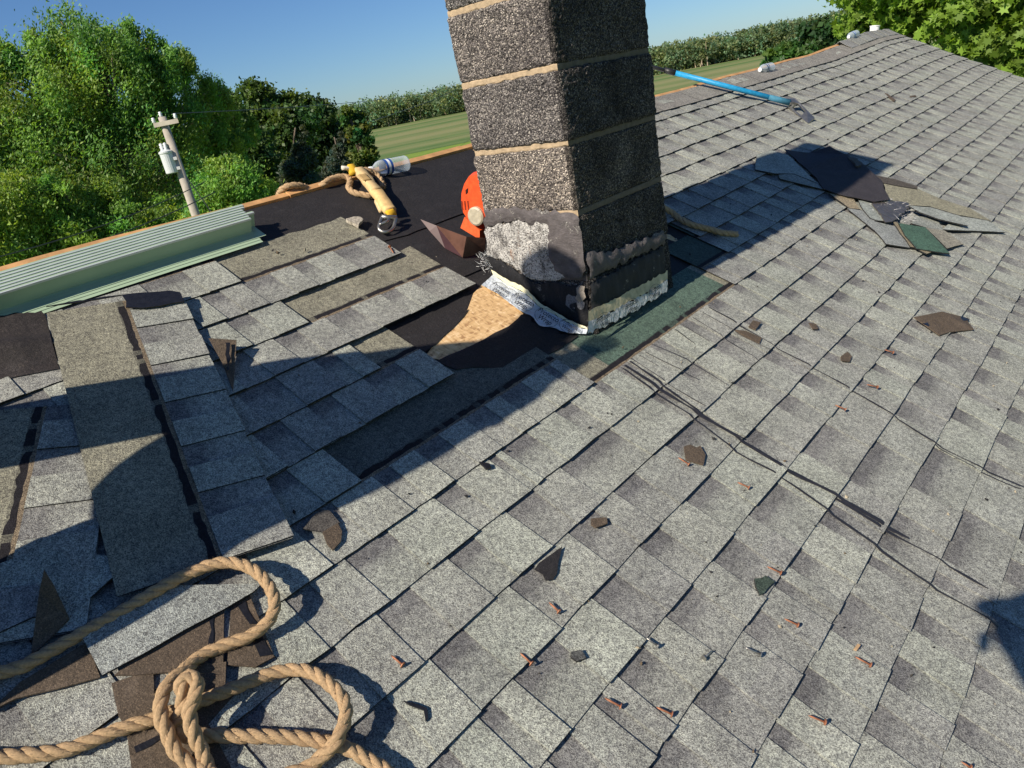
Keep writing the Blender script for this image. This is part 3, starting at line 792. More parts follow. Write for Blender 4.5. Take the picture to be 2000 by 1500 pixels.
hi = [PY(x, y, CY0 - 0.027) for x, y in C4([(545, 625), (640, 690), (740, 740), (800, 790), (850, 840), (940, 885), (1010, 925), (1060, 950), (1110, 970), (1160, 985)])]
tape = strip('flashing_tape', lo, hi, TAPE, chim, seed=3, rag=0.002)
hi2 = [PY(x, y, CY0 - 0.024) for x, y in C4([(530, 590), (640, 660), (740, 705), (800, 760), (850, 810), (940, 862), (1010, 905), (1060, 930), (1110, 955), (1160, 975)])]
strip('tape_edge', hi, hi2, TAPEY, chim, seed=4, thick=0.004, rag=0.0025)
lo3 = [PX(x, y, CX1 + 0.03) for x, y in C4([(1160, 1010), (1300, 945), (1450, 865), (1600, 775), (1680, 725)])]
hi3 = [PX(x, y, CX1 + 0.022) for x, y in C4([(1165, 930), (1300, 870), (1450, 790), (1600, 705), (1680, 655)])]
hi4 = [PX(x, y, CX1 + 0.016) for x, y in C4([(1165, 860), (1300, 800), (1450, 720), (1600, 640), (1680, 600)])]
tape2 = strip('flashing_tape', lo3, hi3, plain('shaded_tape', (0.4, 0.42, 0.42), 0.45, 40, 0.5, 0.9, 60, 0.008), chim, seed=5, thick=0.001, rag=0.006)  # duller tape colour, shade of this face painted in
strip('tape_edge', hi3, hi4, TAPED, chim, seed=6, thick=0.001)
def lettering(txt, o, xd, yd, size, parent, mat=INK, shear=0.25, lift=0.007):
    cu = bpy.data.curves.new('lettering', 'FONT'); cu.body = txt; cu.size = size; cu.shear = shear; cu.align_x = 'CENTER'; cu.offset = size * 0.012
    ob = bpy.data.objects.new('lettering', cu); COL.objects.link(ob)
    dg = bpy.context.evaluated_depsgraph_get(); me = bpy.data.meshes.new_from_object(ob.evaluated_get(dg))
    bpy.data.objects.remove(ob)
    xd = Vector(xd).normalized(); nz = xd.cross(Vector(yd)).normalized(); yd = nz.cross(xd)
    vs_ = [Vector(o) + xd * v.co.x + yd * v.co.y + nz * lift for v in me.vertices]
    return mk('lettering', vs_, [list(p.vertices) for p in me.polygons], mat, parent)
def oval(o, xd, yd, rx, ry, parent, lift=0.007, w=0.0012):
    xd = Vector(xd).normalized(); nz = xd.cross(Vector(yd)).normalized(); yd = nz.cross(xd); b = MB(); vs_ = []; n = 28
    for k in range(n):
        a = 2 * math.pi * k / n
        for q in (0, w): vs_.append(Vector(o) + xd * math.cos(a) * (rx - q) + yd * math.sin(a) * (ry - q) + nz * lift)
    fs = [[k * 2, ((k + 1) % n) * 2, ((k + 1) % n) * 2 + 1, k * 2 + 1] for k in range(n)]
    b.add(vs_, fs); return b.build('printed_oval', INK, parent)
def logo(xa, ya, s, par=tape, face='lit'):
    if face == 'lit':
        c = P(xa, ya, 0.026); xd = P(xa + 30, ya + 18, 0.026) - c
        yd = (PY(xa + 14, ya - 24, CY0 - 0.02) - c); yd = Vector((0.05, 0.75, 0.65))
    else:
        c = PX(xa, ya, CX1 + 0.03); xd = Vector((0.0, 1, 0.0)); yd = Vector((-0.2, 0, 1))
    xd = xd.normalized(); nz = xd.cross(yd).normalized(); y2 = nz.cross(xd)
    oval(c, xd, yd, s * 1.6, s * 1.02, par)
    lettering('Protecto', c + y2 * s * 0.12, xd, yd, s * 0.82, par)
    lettering('Wrap', c - y2 * s * 0.62, xd, yd, s * 0.82, par)
for (cx, cy, s) in ((588, 728, 0.024), (735, 808, 0.028), (893, 908, 0.028), (1034, 966, 0.021)):
    x, y = 800 + cx * 0.3, 350 + cy * 0.3; logo(x, y, s)
for (cx, cy, s) in ((1255, 925, 0.026), (1440, 830, 0.026), (1590, 735, 0.026)):
    x, y = 800 + cx * 0.3, 350 + cy * 0.3; logo(x, y, s, tape2, 'dark')
# frayed glass fibres at the left end of the tape
b = MB(); r = random.Random(9)
for i in range(110):
    base = PY(*C4([(r.uniform(450, 540), r.uniform(480, 690))])[0], CY0 - r.uniform(0.0, 0.03))
    d = Vector((r.uniform(-1, 0.4), r.uniform(-1, 0.2), r.uniform(-0.4, 1))).normalized() * r.uniform(0.008, 0.03)
    s = d.orthogonal().normalized() * 0.0004
    k = base + d * 0.5 + Vector((0, 0, r.uniform(-0.006, 0.006)))
    b.add([base - s, base + s, k + s, k - s, base + d], [[0, 1, 2, 3], [3, 2, 4]], (0.85, 0.85, 0.85))
b.build('frayed_fibres', MATTE, chim, kind='stuff')

# ------------------------------------------------------------------ loose shingles on the left
def loose_shingle(name, A, B, length, h0, h1, seed, label, group=None, flip=1, tone=1.0, cut=None, curl=0.0, extra=0.0):
    """strip shingle lying loose: A, B photo pixels of the ends of its sealant line; tabs on the left of A->B when flip = -1"""
    r = random.Random(seed); cells = []; x = 0.0
    while x < length - 0.05:
        w = r.uniform(0.14, 0.22); e = min(x + w, length)
        if length - e < 0.06: e = length
        cells.append((x, x + (e - x) * r.uniform(0.35, 0.5), e)); x = e
    b = shingle_parts(cells, r, HEAD, tone, True)
    ua, va = UV(A[0], A[1], h0); ub, vb = UV(B[0], B[1], h1)
    d = Vector((ub - ua, vb - va)); d.normalize(); p = Vector((-d.y, d.x)) * flip
    V = []
    for (xx, yy, zz) in b.v:
        yo = yy - 0.149
        t = xx / length; hh = h0 + 0.005 + (h1 - h0) * t + zz + curl * max(0, yo) ** 2 * 10 + extra * math.sin(t * 6.0) * 0.004 + 0.0015 * noise.noise(Vector((xx * 6, yy * 6, seed)))
        V.append(RT(ua + (d.x * xx + p.x * yo) / S, va + (d.y * xx + p.y * yo) / S, hh))
    f = b.f if flip > 0 else [q[::-1] for q in b.f]
    o = mk(name, V, f, GRAN, None, label, 'shingle', group, cols=[c[::-1] if (flip < 0 and isinstance(c, list)) else c for c in b.c])
    return o
C0 = lambda pts: Zc(0, 550, 0.2, pts)
# big one lying across the courses, tabs to the right
loose_shingle('loose_shingle', (243, 592), (425, 1085), 0.965, 0.030, 0.034, 31, 'long loose shingle strip turned across the courses, tar on its upper end', 'loose shingles on the roof', 1)
loose_shingle('loose_shingle', (88, 800), (28, 1060), 0.62, 0.022, 0.026, 32, 'loose shingle strip at the left edge with glossy tar on its sealant line', 'loose shingles on the roof', 1)
GC = [(0.33, 0.35, 0.33), (0.26, 0.26, 0.27), (0.30, 0.31, 0.29), (0.24, 0.23, 0.19)]
def scrap(name, pts, h, t, label, col=None, mat=None, seed=1, amp=0.02, step=0.4, group=None, cat='shingle scrap', side=EDGE):
    return patch(name, pts, h, t, mat or GRAN, None, amp, step, seed, col or GC[0], side, label=label, cat=cat, group=group)
# tar smear on the upper end of the strip
patch('tar_smear', C0([(450, 240), (640, 215), (900, 170), (1190, 130), (1230, 250), (1400, 255), (1560, 235), (1800, 190), (1760, 100), (1660, 85), (1500, 100), (1340, 110), (1180, 130), (900, 180), (640, 205)]), 0.042, 0.003, BLACKTAR, None, 0.05, 0.2, 2, label='black tar smeared along the top end of the long loose shingle', cat='tar')
# rolled felt flap at the left edge
b = MB(); r = random.Random(4); vs_ = []; nu, nv2 = 26, 14
q0 = [UV(x, y, 0.02) for x, y in C0([(-300, 350), (430, 280), (580, 860), (-300, 1010)])]
for i in range(nu + 1):
    for j in range(nv2 + 1):
        s, t = i / nu, j / nv2
        a = (q0[0][0] * (1 - s) + q0[1][0] * s, q0[0][1] * (1 - s) + q0[1][1] * s); c = (q0[3][0] * (1 - s) + q0[2][0] * s, q0[3][1] * (1 - s) + q0[2][1] * s)
        u = a[0] * (1 - t) + c[0] * t; v = a[1] * (1 - t) + c[1] * t
        fold = 0.045 * math.exp(-((t - 0.62) / 0.16) ** 2) * (1 - 0.55 * s) + 0.02 * math.exp(-((t - 0.15) / 0.12) ** 2) * (1 - s)
        vs_.append(RT(u, v, 0.022 + fold + 0.003 * noise.noise(Vector((u * 3, v * 3, 2)))))
fs = [[i * (nv2 + 1) + j, i * (nv2 + 1) + j + 1, (i + 1) * (nv2 + 1) + j + 1, (i + 1) * (nv2 + 1) + j] for i in range(nu) for j in range(nv2)]
b.add(vs_, fs); b.build('felt_flap', felt_mat('dusty_felt', (0.035, 0.029, 0.029), 0.6), smooth=True, label='wrinkled black felt flap at the left edge below the green metal', cat='roofing felt')
C7b = lambda pts: Zc(0, 900, 0.4, pts)
# stray pieces under the rope
scrap('loose_shingle', C7b([(400, 860), (640, 700), (860, 610), (1280, 600), (1240, 640), (900, 830), (500, 1050)]), 0.03, 0.005, 'loose shingle lying under the upper rope bend with its edge lifted', lp(GC[0], GC[1], 0.4), seed=5, group='loose shingles on the roof', cat='shingle')
scrap('loose_shingle', C7b([(-60, 520), (180, 430), (600, 470), (560, 560), (340, 760), (220, 640), (60, 640), (-60, 660)]), 0.026, 0.005, 'loose grey shingle at the left edge above the taut rope', GC[0], seed=6, group='loose shingles on the roof', cat='shingle')
scrap('loose_shingle', C7b([(-60, 640), (180, 600), (330, 770), (160, 760), (-60, 860)]), 0.03, 0.005, 'loose shingle at the left edge beside the dark triangular flap', GC[1], seed=7, group='loose shingles on the roof', cat='shingle')
# upside-down brown pieces
def under(name, pts, h, t, label, seed, bar=None, amp=0.015):
    o = empty(name, P(pts[0][0], pts[0][1], h), label, 'shingle scrap', 'shingle scraps lying upside down')
    patch('backing', pts, h, t, BACK, o, amp, 0.5, seed)
    for k, bp in enumerate(bar or []):
        bp2 = [(q[0], q[1]) + ((q[2] + t + 0.0003,) if len(q) > 2 else ()) for q in bp]
        patch('sealant_strip', bp2, h + t + 0.0003, 0.0012, BLACKTAR, o, 0.03, 0.12, seed + 40 + k)
    return o
under('upturned_shingle', C7b([(560, 1050), (700, 930), (900, 820), (1095, 720), (1090, 990), (900, 1030), (660, 1050)]), 0.022, 0.004, 'upside-down brown shingle piece beside the rope bend, with black sealant bar', 8, [C7b([(1020, 780), (1045, 770), (1045, 850), (1035, 990), (1015, 990), (1018, 880)])])
under('upturned_shingle', C7b([(1130, 690), (1220, 660), (1340, 960), (1250, 1010), (1110, 1000)]), 0.02, 0.004, 'upside-down brown shingle piece inside the upper rope loop, two black bars', 9, [C7b([(1160, 710), (1200, 690), (1260, 800), (1220, 800)]), C7b([(1230, 880), (1280, 860), (1330, 950), (1270, 960)])])
under('upturned_shingle', C7b([(545, 1090), (680, 1045), (750, 1040), (760, 1290), (600, 1280), (580, 1250)]), 0.018, 0.004, 'brown underside of a shingle left of the rope knot', 10)
under('upturned_shingle', C7b([(620, 1330), (800, 1270), (1000, 1180), (1160, 1130), (1020, 1290), (1130, 1500), (1100, 1560), (650, 1560)]), 0.016, 0.004, 'large brown shingle underside beneath the rope knot at the bottom edge', 11, [C7b([(655, 1400), (800, 1330), (810, 1345), (665, 1430)])])
under('upturned_shingle', C7b([(900, 1035), (1105, 985), (1100, 1110), (960, 1160), (880, 1140)]), 0.0225, 0.004, 'brown shingle underside framed between the knot and the rope bend', 12)
under('upturned_shingle', C7b([(-60, 1230), (100, 1080), (420, 890), (440, 920), (490, 1060), (300, 1110), (80, 1160)]), 0.02, 0.004, 'dark shingle underside below the taut rope at the left edge', 13)
under('folded_flap', [(z[0], z[1], z[2]) for z in C7b([(215, 530, 0.09), (260, 600, 0.075), (340, 770, 0.035), (150, 960, 0.03), (190, 640, 0.06)])], 0.03, 0.003, 'pointed felt flap standing up above the taut rope at the left', 14)
# the upright flap leaning by the long strip
under('folded_flap', [(x, y, h) for x, y, h in Zc(0, 400, 0.35, [(1165, 745, 0.055), (1320, 755, 0.05), (1305, 980, 0.02), (1300, 1040, 0.02), (1240, 880, 0.03)])], 0.03, 0.003, 'upturned brown shingle corner beside the long loose strip', 15, [[(x, y, h) for x, y, h in Zc(0, 400, 0.35, [(1260, 770, 0.054), (1285, 770, 0.053), (1280, 920, 0.031), (1262, 930, 0.031)])]])

# ------------------------------------------------------------------ chips, scraps and nails on the clean courses
C5 = lambda pts: Zc(600, 900, 0.4, pts)
C3 = lambda pts: Zc(1400, 250, 0.3, pts)
TOPH = 0.0185
under('brown_scrap', C5([(75, 345), (150, 300), (170, 340), (165, 390), (125, 435), (95, 400)]), TOPH, 0.004, 'brown shingle scrap at the edge of the long shadow', 16)
scrap('grey_scrap', C5([(60, 230), (110, 240), (160, 300), (75, 345), (-20, 330)]), 0.0185, 0.003, 'thin grey scrap in the shadow touching the brown scrap', (0.1, 0.09, 0.085), seed=17)
scrap('felt_scrap', C5([(1245, 420), (1225, 500), (1220, 550), (1200, 580), (1165, 585), (1150, 555), (1110, 530), (1130, 500)]), TOPH, 0.002, 'pointed black felt scrap in the middle of the clean courses', mat=FELT, seed=18, cat='felt scrap', col=(1, 1, 1))
under('brown_scrap', C5([(1385, 285), (1460, 280), (1465, 310), (1410, 330), (1385, 315)]), TOPH, 0.004, 'small brown chip right of the black felt scrap', 19)
scrap('shingle_chip', C5([(1290, 930), (1340, 920), (1365, 960), (1320, 975), (1290, 955)]), TOPH, 0.006, 'dark grey stone-like chip between the nails near the bottom', (0.11, 0.11, 0.11), seed=20, amp=0.03, step=0.1)
scrap('shingle_chip', D6([(685, 575), (740, 560), (785, 590), (750, 620), (710, 655), (690, 610)]), TOPH, 0.005, 'dark green shingle chip on the lower courses', (0.06, 0.085, 0.07), seed=21, amp=0.03, step=0.1)
under('brown_scrap', D8([(340, 930), (370, 920), (400, 935), (420, 925), (445, 970), (435, 1020), (350, 995)]), TOPH, 0.004, 'square brown shingle scrap below the thick tar drip', 22)
under('brown_scrap', D8([(1105, 490), (1140, 465), (1160, 490), (1150, 515), (1110, 510)]), TOPH, 0.004, 'small brown chip on the courses right of the tar drips', 23)
under('brown_scrap', D8([(950, 325), (985, 330), (998, 355), (970, 355)]), TOPH, 0.003, 'tiny brown chip above the long thin drip', 24)
under('brown_scrap', D8([(675, 315), (715, 325), (690, 360), (655, 345)]), TOPH, 0.004, 'tiny brown square chip right of the green strip', 25)
under('brown_scrap', D8([(590, 360), (640, 365), (720, 400), (710, 425), (640, 390)]), TOPH, 0.005, 'narrow brown splinter lying across the drips right of the green strip', 26)
under('upturned_scrap', [(x, y, h) for x, y, h in D8([(1465, 295, 0.03), (1600, 270, 0.035), (1730, 305, TOPH), (1725, 320, TOPH), (1755, 360, TOPH), (1640, 370, TOPH), (1590, 385, TOPH)])], TOPH, 0.004, 'large curled brown shingle scrap with black bar at the right edge', 27, [[(x, y, h) for x, y, h in D8([(1505, 325, 0.026), (1700, 295, 0.022), (1735, 312, 0.02), (1540, 345, 0.022)])]])
under('brown_scrap', Zc(1600, 40, 0.2, [(645, 705), (670, 710), (750, 775), (735, 790), (700, 765)]), TOPH, 0.004, 'dark sliver of shingle high on the far courses', 28)
under('brown_scrap', Zc(1600, 40, 0.2, [(885, 735), (940, 728), (948, 742), (890, 748)]), TOPH, 0.003, 'pale sliver beside the dark sliver on the far courses', 29)
scrap('wood_chip', D6([(1190, 890), (1205, 897), (1185, 925), (1170, 918)]), TOPH, 0.003, 'small pale wood chip near the lower right nails', (0.55, 0.36, 0.2), MATTE, 30, 0.002, cat='wood chip', side=(0.5, 0.33, 0.2))
scrap('felt_crumb', C5([(470, 1170), (520, 1180), (560, 1195), (585, 1205), (592, 1250), (580, 1270), (570, 1215), (540, 1205), (500, 1190)]), TOPH, 0.004, 'curled black felt shred right of the rope loop', mat=BLACKTAR, seed=31, cat='felt scrap', amp=0.02, step=0.1)
scrap('felt_crumb', C5([(840, 0), (890, 10), (900, 30), (875, 35)]), TOPH, 0.006, 'black crumb at the shadow edge above the clean courses', mat=BLACKTAR, seed=32, cat='felt scrap', amp=0.02, step=0.1)
NAILM = plain('rusty_steel', (0.36, 0.15, 0.08), 0.6, 200, 0.4, 0.3, 300, 0.0008, 0.35)
NAILS = [(C5([(1180, 690), (1228, 735)]), 'rusty nail just below the pointed black felt scrap'),
 (C5([(1040, 935), (1095, 985)]), 'rusty nail left of the dark stone-like chip'),
 (C5([(410, 950), (465, 995)]), 'rusty nail closest to the rope loop'),
 (C5([(1650, 860), (1710, 902)]), 'greyish nail above the dark shiny nail'),
 (C5([(1455, 1155), (1530, 1195)]), 'rusty nail near the bottom, left one of a close pair'),
 (C5([(1705, 1200), (1780, 1235)]), 'rusty nail near the bottom, right one of a close pair'),
 (D6([(830, 770), (895, 800)]), 'rusty nail in the middle of the lower courses, right of the green chip'),
 (D6([(635, 910), (712, 945)]), 'rusty nail right of the dark shiny nail'),
 (D6([(1175, 955), (1250, 995)]), 'rusty nail just below the pale wood chip'),
 (D6([(945, 1245), (1025, 1278)]), 'rusty nail nearest the bottom edge, lower right'),
 (D6([(745, 515), (812, 545)]), 'thin rusty nail touching the course edge above the green chip'),
 (D6([(600, 105), (655, 130)]), 'rusty nail below the thick tar drip'),
 (D8([(310, 985), (362, 1018)]), 'rusty nail beside the square brown scrap'),
 (D8([(1075, 730), (1125, 752)]), 'thin rusty nail near the long thin tar drip'),
 (D8([(1230, 630), (1282, 642)]), 'thin rusty nail lying level right of the long thin drip'),
 (D8([(1320, 455), (1362, 468)]), 'tiny rusty nail high on the courses below the large brown scrap'),
 (D6([(480, 925), (438, 962)]), 'dark shiny nail pointing away from the other nails'),
 (D6([(1690, 1470), (1735, 1498)]), 'rusty nail cut by the bottom edge at the right'),
 (Zc(350, 400, 0.3, [(1395, 315), (1370, 275)]), 'bent rusty nail by the upper torn shingle corner')]
for (q, lab) in NAILS:
    a, c = P(q[0][0], q[0][1], TOPH + 0.010), P(q[1][0], q[1][1], TOPH + 0.011)
    d = (c - a).normalized(); nn = Vector(NRM)
    t = empty('roofing_nail', a, lab, 'nail', 'nails lying on the shingles')
    b = MB(); b.tube([a, a + d * 0.006, c], [0.0004, 0.0022, 0.0022], 7); b.build('shank', NAILM if 'shiny' not in lab and 'greyish' not in lab else METAL, t, smooth=True)
    b = MB(); b.tube([c - d * 0.0002, c + d * 0.0018], 0.0062, 12); b.build('head', NAILM if 'shiny' not in lab else METAL, t)

# ------------------------------------------------------------------ debris heap right of the chimney
C9 = lambda pts: Zc(1460, 260, 0.25, pts)
H = 'heap of torn shingles beyond the chimney'
scrap('torn_shingle', C9([(70, 170), (190, 130), (320, 170), (480, 330), (545, 390), (360, 320), (210, 320), (60, 290)]), 0.024, 0.005, 'torn shingle in the chimney shadow at the near end of the heap', GC[0], seed=41, group=H, cat='torn shingle')
scrap('torn_shingle', C9([(240, 330), (360, 320), (560, 385), (600, 440), (400, 395), (250, 360)]), 0.021, 0.005, 'narrow torn shingle under the near edge of the felt sheet', GC[2], seed=42, group=H, cat='torn shingle')
scrap('torn_shingle', C9([(640, 470), (820, 490), (880, 590), (800, 585), (740, 540)]), 0.024, 0.005, 'tan worn shingle scrap peeking from below the felt sheet', (0.33, 0.27, 0.19), seed=43, group=H, cat='torn shingle')
scrap('torn_shingle', C9([(780, 585), (900, 600), (1000, 690), (1200, 740), (1320, 905), (1080, 870), (990, 760)]), 0.022, 0.005, 'flat grey torn shingle at the lower edge of the heap', lp(GC[1], GC[0], 0.5), seed=44, group=H, cat='torn shingle')
scrap('torn_shingle', C9([(870, 520), (1020, 540), (1140, 690), (1010, 680), (960, 660), (910, 600)]), 0.027, 0.005, 'grey torn shingle under the frayed tar patch', GC[0], seed=45, group=H, cat='torn shingle')
scrap('torn_shingle', C9([(1130, 680), (1180, 700), (1310, 900), (1400, 945), (1460, 920), (1330, 900), (1270, 890)]), 0.0275, 0.005, 'narrow tan shingle strip edging the green scrap', (0.3, 0.25, 0.17), seed=46, group=H, cat='torn shingle')
scrap('green_scrap', C9([(1180, 700), (1390, 735), (1560, 915), (1580, 940), (1320, 905), (1230, 800)]), 0.033, 0.005, 'dark green torn shingle on the lower edge of the heap', (0.075, 0.14, 0.105), seed=47, group=H, cat='torn shingle')
scrap('torn_shingle', C9([(1390, 735), (1540, 760), (1690, 865), (1560, 900), (1480, 820)]), 0.028, 0.005, 'tan grey torn shingle behind the green scrap', (0.28, 0.26, 0.22), seed=48, group=H, cat='torn shingle')
scrap('torn_shingle', C9([(1060, 380), (1320, 430), (1500, 510), (1740, 590), (1900, 690), (1640, 640), (1420, 570), (1260, 560), (1100, 510)]), 0.03, 0.005, 'long tan torn shingle stretching right from the felt sheet', (0.3, 0.28, 0.21), seed=49, group=H, cat='torn shingle')
scrap('torn_shingle', C9([(980, 325), (1150, 360), (1330, 415), (1325, 435), (1180, 410), (1060, 385)]), 0.034, 0.006, 'dark curled shingle edge above the long tan shingle', (0.1, 0.085, 0.075), seed=50, group=H, cat='torn shingle')
scrap('torn_shingle', C9([(1260, 560), (1440, 580), (1660, 650), (1720, 725), (1500, 670), (1340, 610)]), 0.045, 0.006, 'lifted grey torn shingle casting a dark line at the heap right side', GC[0], seed=51, group=H, cat='torn shingle')
scrap('torn_shingle', C9([(1530, 750), (1640, 650), (1880, 690), (2010, 780), (1840, 770), (1560, 755)]), 0.026, 0.006, 'flat grey torn shingle at the far right tip of the heap', lp(GC[0], (0.4, 0.42, 0.4), 0.5), seed=52, group=H, cat='torn shingle')
scrap('torn_shingle', C9([(1310, 640), (1480, 670), (1540, 770), (1400, 735), (1280, 700)]), 0.023, 0.005, 'pale torn shingle between the green scrap and the lifted one', GC[2], seed=53, group=H, cat='torn shingle')
# tar patch with frayed fibres
tp = empty('tar_patch', P(1740, 410, 0.04), 'shiny tar patch with white frayed glass fibres on the heap', 'tar patch')
patch('tar_sheet', C9([(975, 540), (1110, 515), (1260, 540), (1260, 590), (1180, 650), (1130, 690), (1080, 695), (1020, 600)]), 0.036, 0.005, plain('grey_tar', (0.07, 0.062, 0.06), 0.32, 30, 0.4, 0.8, 40, 0.008), tp, 0.04, 0.15, 54)
b = MB(); r = random.Random(5)
for i in range(90):
    cx, cy = (r.uniform(1160, 1330), r.uniform(570, 690)) if r.random() < 0.5 else (r.uniform(970, 1260), r.uniform(510, 600))
    a = P(*C9([(cx, cy)])[0], 0.043); d = Vector((r.uniform(-1, 1), r.uniform(-1, 1), r.uniform(-0.1, 0.5))).normalized() * r.uniform(0.01, 0.05)
    s = d.orthogonal().normalized() * 0.0007
    b.add([a - s, a + s, a + d], [[0, 1, 2]], (0.75, 0.73, 0.72))
b.build('frayed_fibres', MATTE, tp, kind='stuff')
patch('felt_sheet', [(x, y, h) for x, y, h in C9([(290, 120, 0.026), (480, 150, 0.03), (640, 100, 0.075), (760, 165, 0.07), (900, 240, 0.06), (1050, 370, 0.05), (1110, 515, 0.05), (1000, 530, 0.045), (860, 500, 0.04), (700, 470, 0.035), (590, 430, 0.03), (540, 350, 0.03), (430, 250, 0.028)])], 0.03, 0.003, felt_mat('grey_felt', (0.042, 0.037, 0.042), 0.45), None, 0.05, 0.3, 55, label='large black felt sheet draped over the debris heap', cat='roofing felt')
scrap('felt_lump', C9([(760, 160), (800, 185), (860, 200), (890, 235), (870, 260), (820, 220)]), 0.06, 0.01, 'ragged dark lump on the upper edge of the felt sheet', mat=felt_mat('tan_felt', (0.09, 0.075, 0.06), 0.5), seed=56, cat='felt scrap', amp=0.06, step=0.1)

# ------------------------------------------------------------------ ropes
def rope(paths, R, name, label, seed=1, pitch=None, parent=None, fib=True):
    r = random.Random(seed); pitch = pitch or 6.2 * R
    b = MB(); fb = MB()
    for path in paths:
        L = catmull(path, 0.006)
        # even spacing
        out = [L[0]]; acc = 0
        for p, q in zip(L[:-1], L[1:]):
            acc += (q - p).length
            if acc > 0.0055: out.append(q); acc = 0
        L = out; n = len(L)
        t = (L[1] - L[0]).normalized(); a = t.orthogonal().normalized(); frames = []; s = 0
        for i, p in enumerate(L):
            t2 = (L[min(i + 1, n - 1)] - L[max(i - 1, 0)]).normalized(); a = (a - t2 * a.dot(t2)).normalized()
            if i: s += (p - L[i - 1]).length
            frames.append((p, a.copy(), t2.cross(a), s, t2))
        for k in range(3):
            pts = []
            for (p, a_, b_, s, t2) in frames:
                an = 2 * math.pi * (s / pitch + k / 3); pts.append(p + (a_ * math.cos(an) + b_ * math.sin(an)) * R * 0.43)
            c = (0.5, 0.34, 0.195)
            n0 = len(b.v); b.tube(pts, [R * 0.6 * (1 + 0.07 * noise.noise(p * 90)) for p in pts], 7, c)
        if fib:
            for (p, a_, b_, s, t2) in frames:
                for q in range(11):
                    an = r.uniform(0, 2 * math.pi); d = a_ * math.cos(an) + b_ * math.sin(an)
                    o = p + d * R * 0.9; e = o + (d * r.uniform(0.2, 0.9) + t2 * r.uniform(-1, 1)).normalized() * r.uniform(0.003, 0.010); w = t2.cross(d).normalized() * 0.00045
                    fb.add([o - w, o + w, e], [[0, 1, 2]], (0.6, 0.44, 0.27))
    t = empty(name, paths[0][0], label, 'rope', 'manila ropes') if parent is None else parent
    b.build('strands', ROPEM, t, smooth=True)
    if fib: fb.build('loose_fibres', ROPEM, t, kind='stuff')
    return t
HB = 0.038
def RP(pts, dflt=HB): return [P(x[0], x[1], x[2] if len(x) > 2 else dflt) for x in pts]
main = C7b([(-320, 1130), (-150, 1085), (0, 1035), (110, 1005), (220, 945), (400, 845), (600, 735), (800, 615, 0.05), (950, 540, 0.055), (1080, 500, 0.06), (1190, 512, 0.065), (1285, 575, 0.068), (1340, 680, 0.065), (1320, 775, 0.055), (1230, 855, 0.045), (1100, 905), (980, 960), (900, 1030, 0.05), (830, 1090, 0.065), (790, 1170, 0.07), (790, 1265, 0.07), (825, 1340, 0.06), (850, 1410, 0.055), (910, 1470, 0.045), (1020, 1530), (1150, 1560), (1330, 1550), (1480, 1510), (1570, 1445, 0.045), (1640, 1370, 0.065), (1685, 1265, 0.065), (1678, 1170, 0.065), (1600, 1085, 0.06), (1500, 1030, 0.05), (1380, 1030), (1250, 1070), (1130, 1120), (1000, 1170), (900, 1215), (830, 1235), (760, 1265), (600, 1310), (450, 1370), (300, 1420), (100, 1442), (-100, 1450), (-320, 1440)])
sec = C7b([(1960, 1580), (1870, 1500), (1780, 1450), (1700, 1405, 0.04), (1560, 1370, 0.038), (1400, 1352), (1200, 1348), (1020, 1345), (900, 1348, 0.04), (845, 1310, 0.045), (880, 1240, 0.06), (895, 1160, 0.08), (885, 1095, 0.095), (920, 1055, 0.1), (962, 1080, 0.1), (955, 1150, 0.095), (925, 1230, 0.085), (945, 1330, 0.07), (985, 1420, 0.05), (1010, 1500), (1000, 1600)])
rope([RP(main), RP(sec)], 0.0125, 'anchor_rope', 'thick tan twisted rope knotted and looped at the lower left', 3)
C2 = lambda pts: Zc(500, 200, 0.25, pts)
rope([[P(x, y, h) for x, y, h in C2([(180, 760, -0.09), (185, 700, 0.0), (225, 660, 0.03), (300, 645, 0.035), (370, 655, 0.02), (430, 690, -0.02)])]], 0.0125, 'rope_loop', 'tan rope loop hanging over the ridge behind the green metal', 5)
rope([[P(x, y, h) for x, y, h in C2([(470, 690, -0.05), (520, 640, 0.02), (600, 595, 0.03), (690, 580, 0.03), (735, 610, 0.025), (725, 670, 0.02), (770, 710, 0.018), (840, 725, 0.018), (890, 735, 0.018), (940, 700, 0.02)])], [P(x, y, h) for x, y, h in C2([(830, 535, 0.05), (880, 535, 0.045), (940, 565, 0.03), (980, 620, 0.02), (995, 670, 0.015)])]], 0.0125, 'lanyard_rope', 'tan rope wound round the harness webbing at the ridge', 6)
rope([[P(x, y, h) for x, y, h in Zc(1280, 260, 0.2, [(40, 700, 0.06), (90, 735, 0.05), (160, 775, 0.04), (250, 840), (340, 885), (450, 915), (560, 940), (640, 965), (740, 975), (815, 985)][:3]) ] + [P(x, y, 0.034) for x, y in Zc(1280, 260, 0.2, [(250, 840), (340, 885), (450, 915), (560, 940), (640, 965), (740, 975), (815, 985)])]], 0.0135, 'rope_end', 'frayed rope end lying in the chimney shadow', 7)

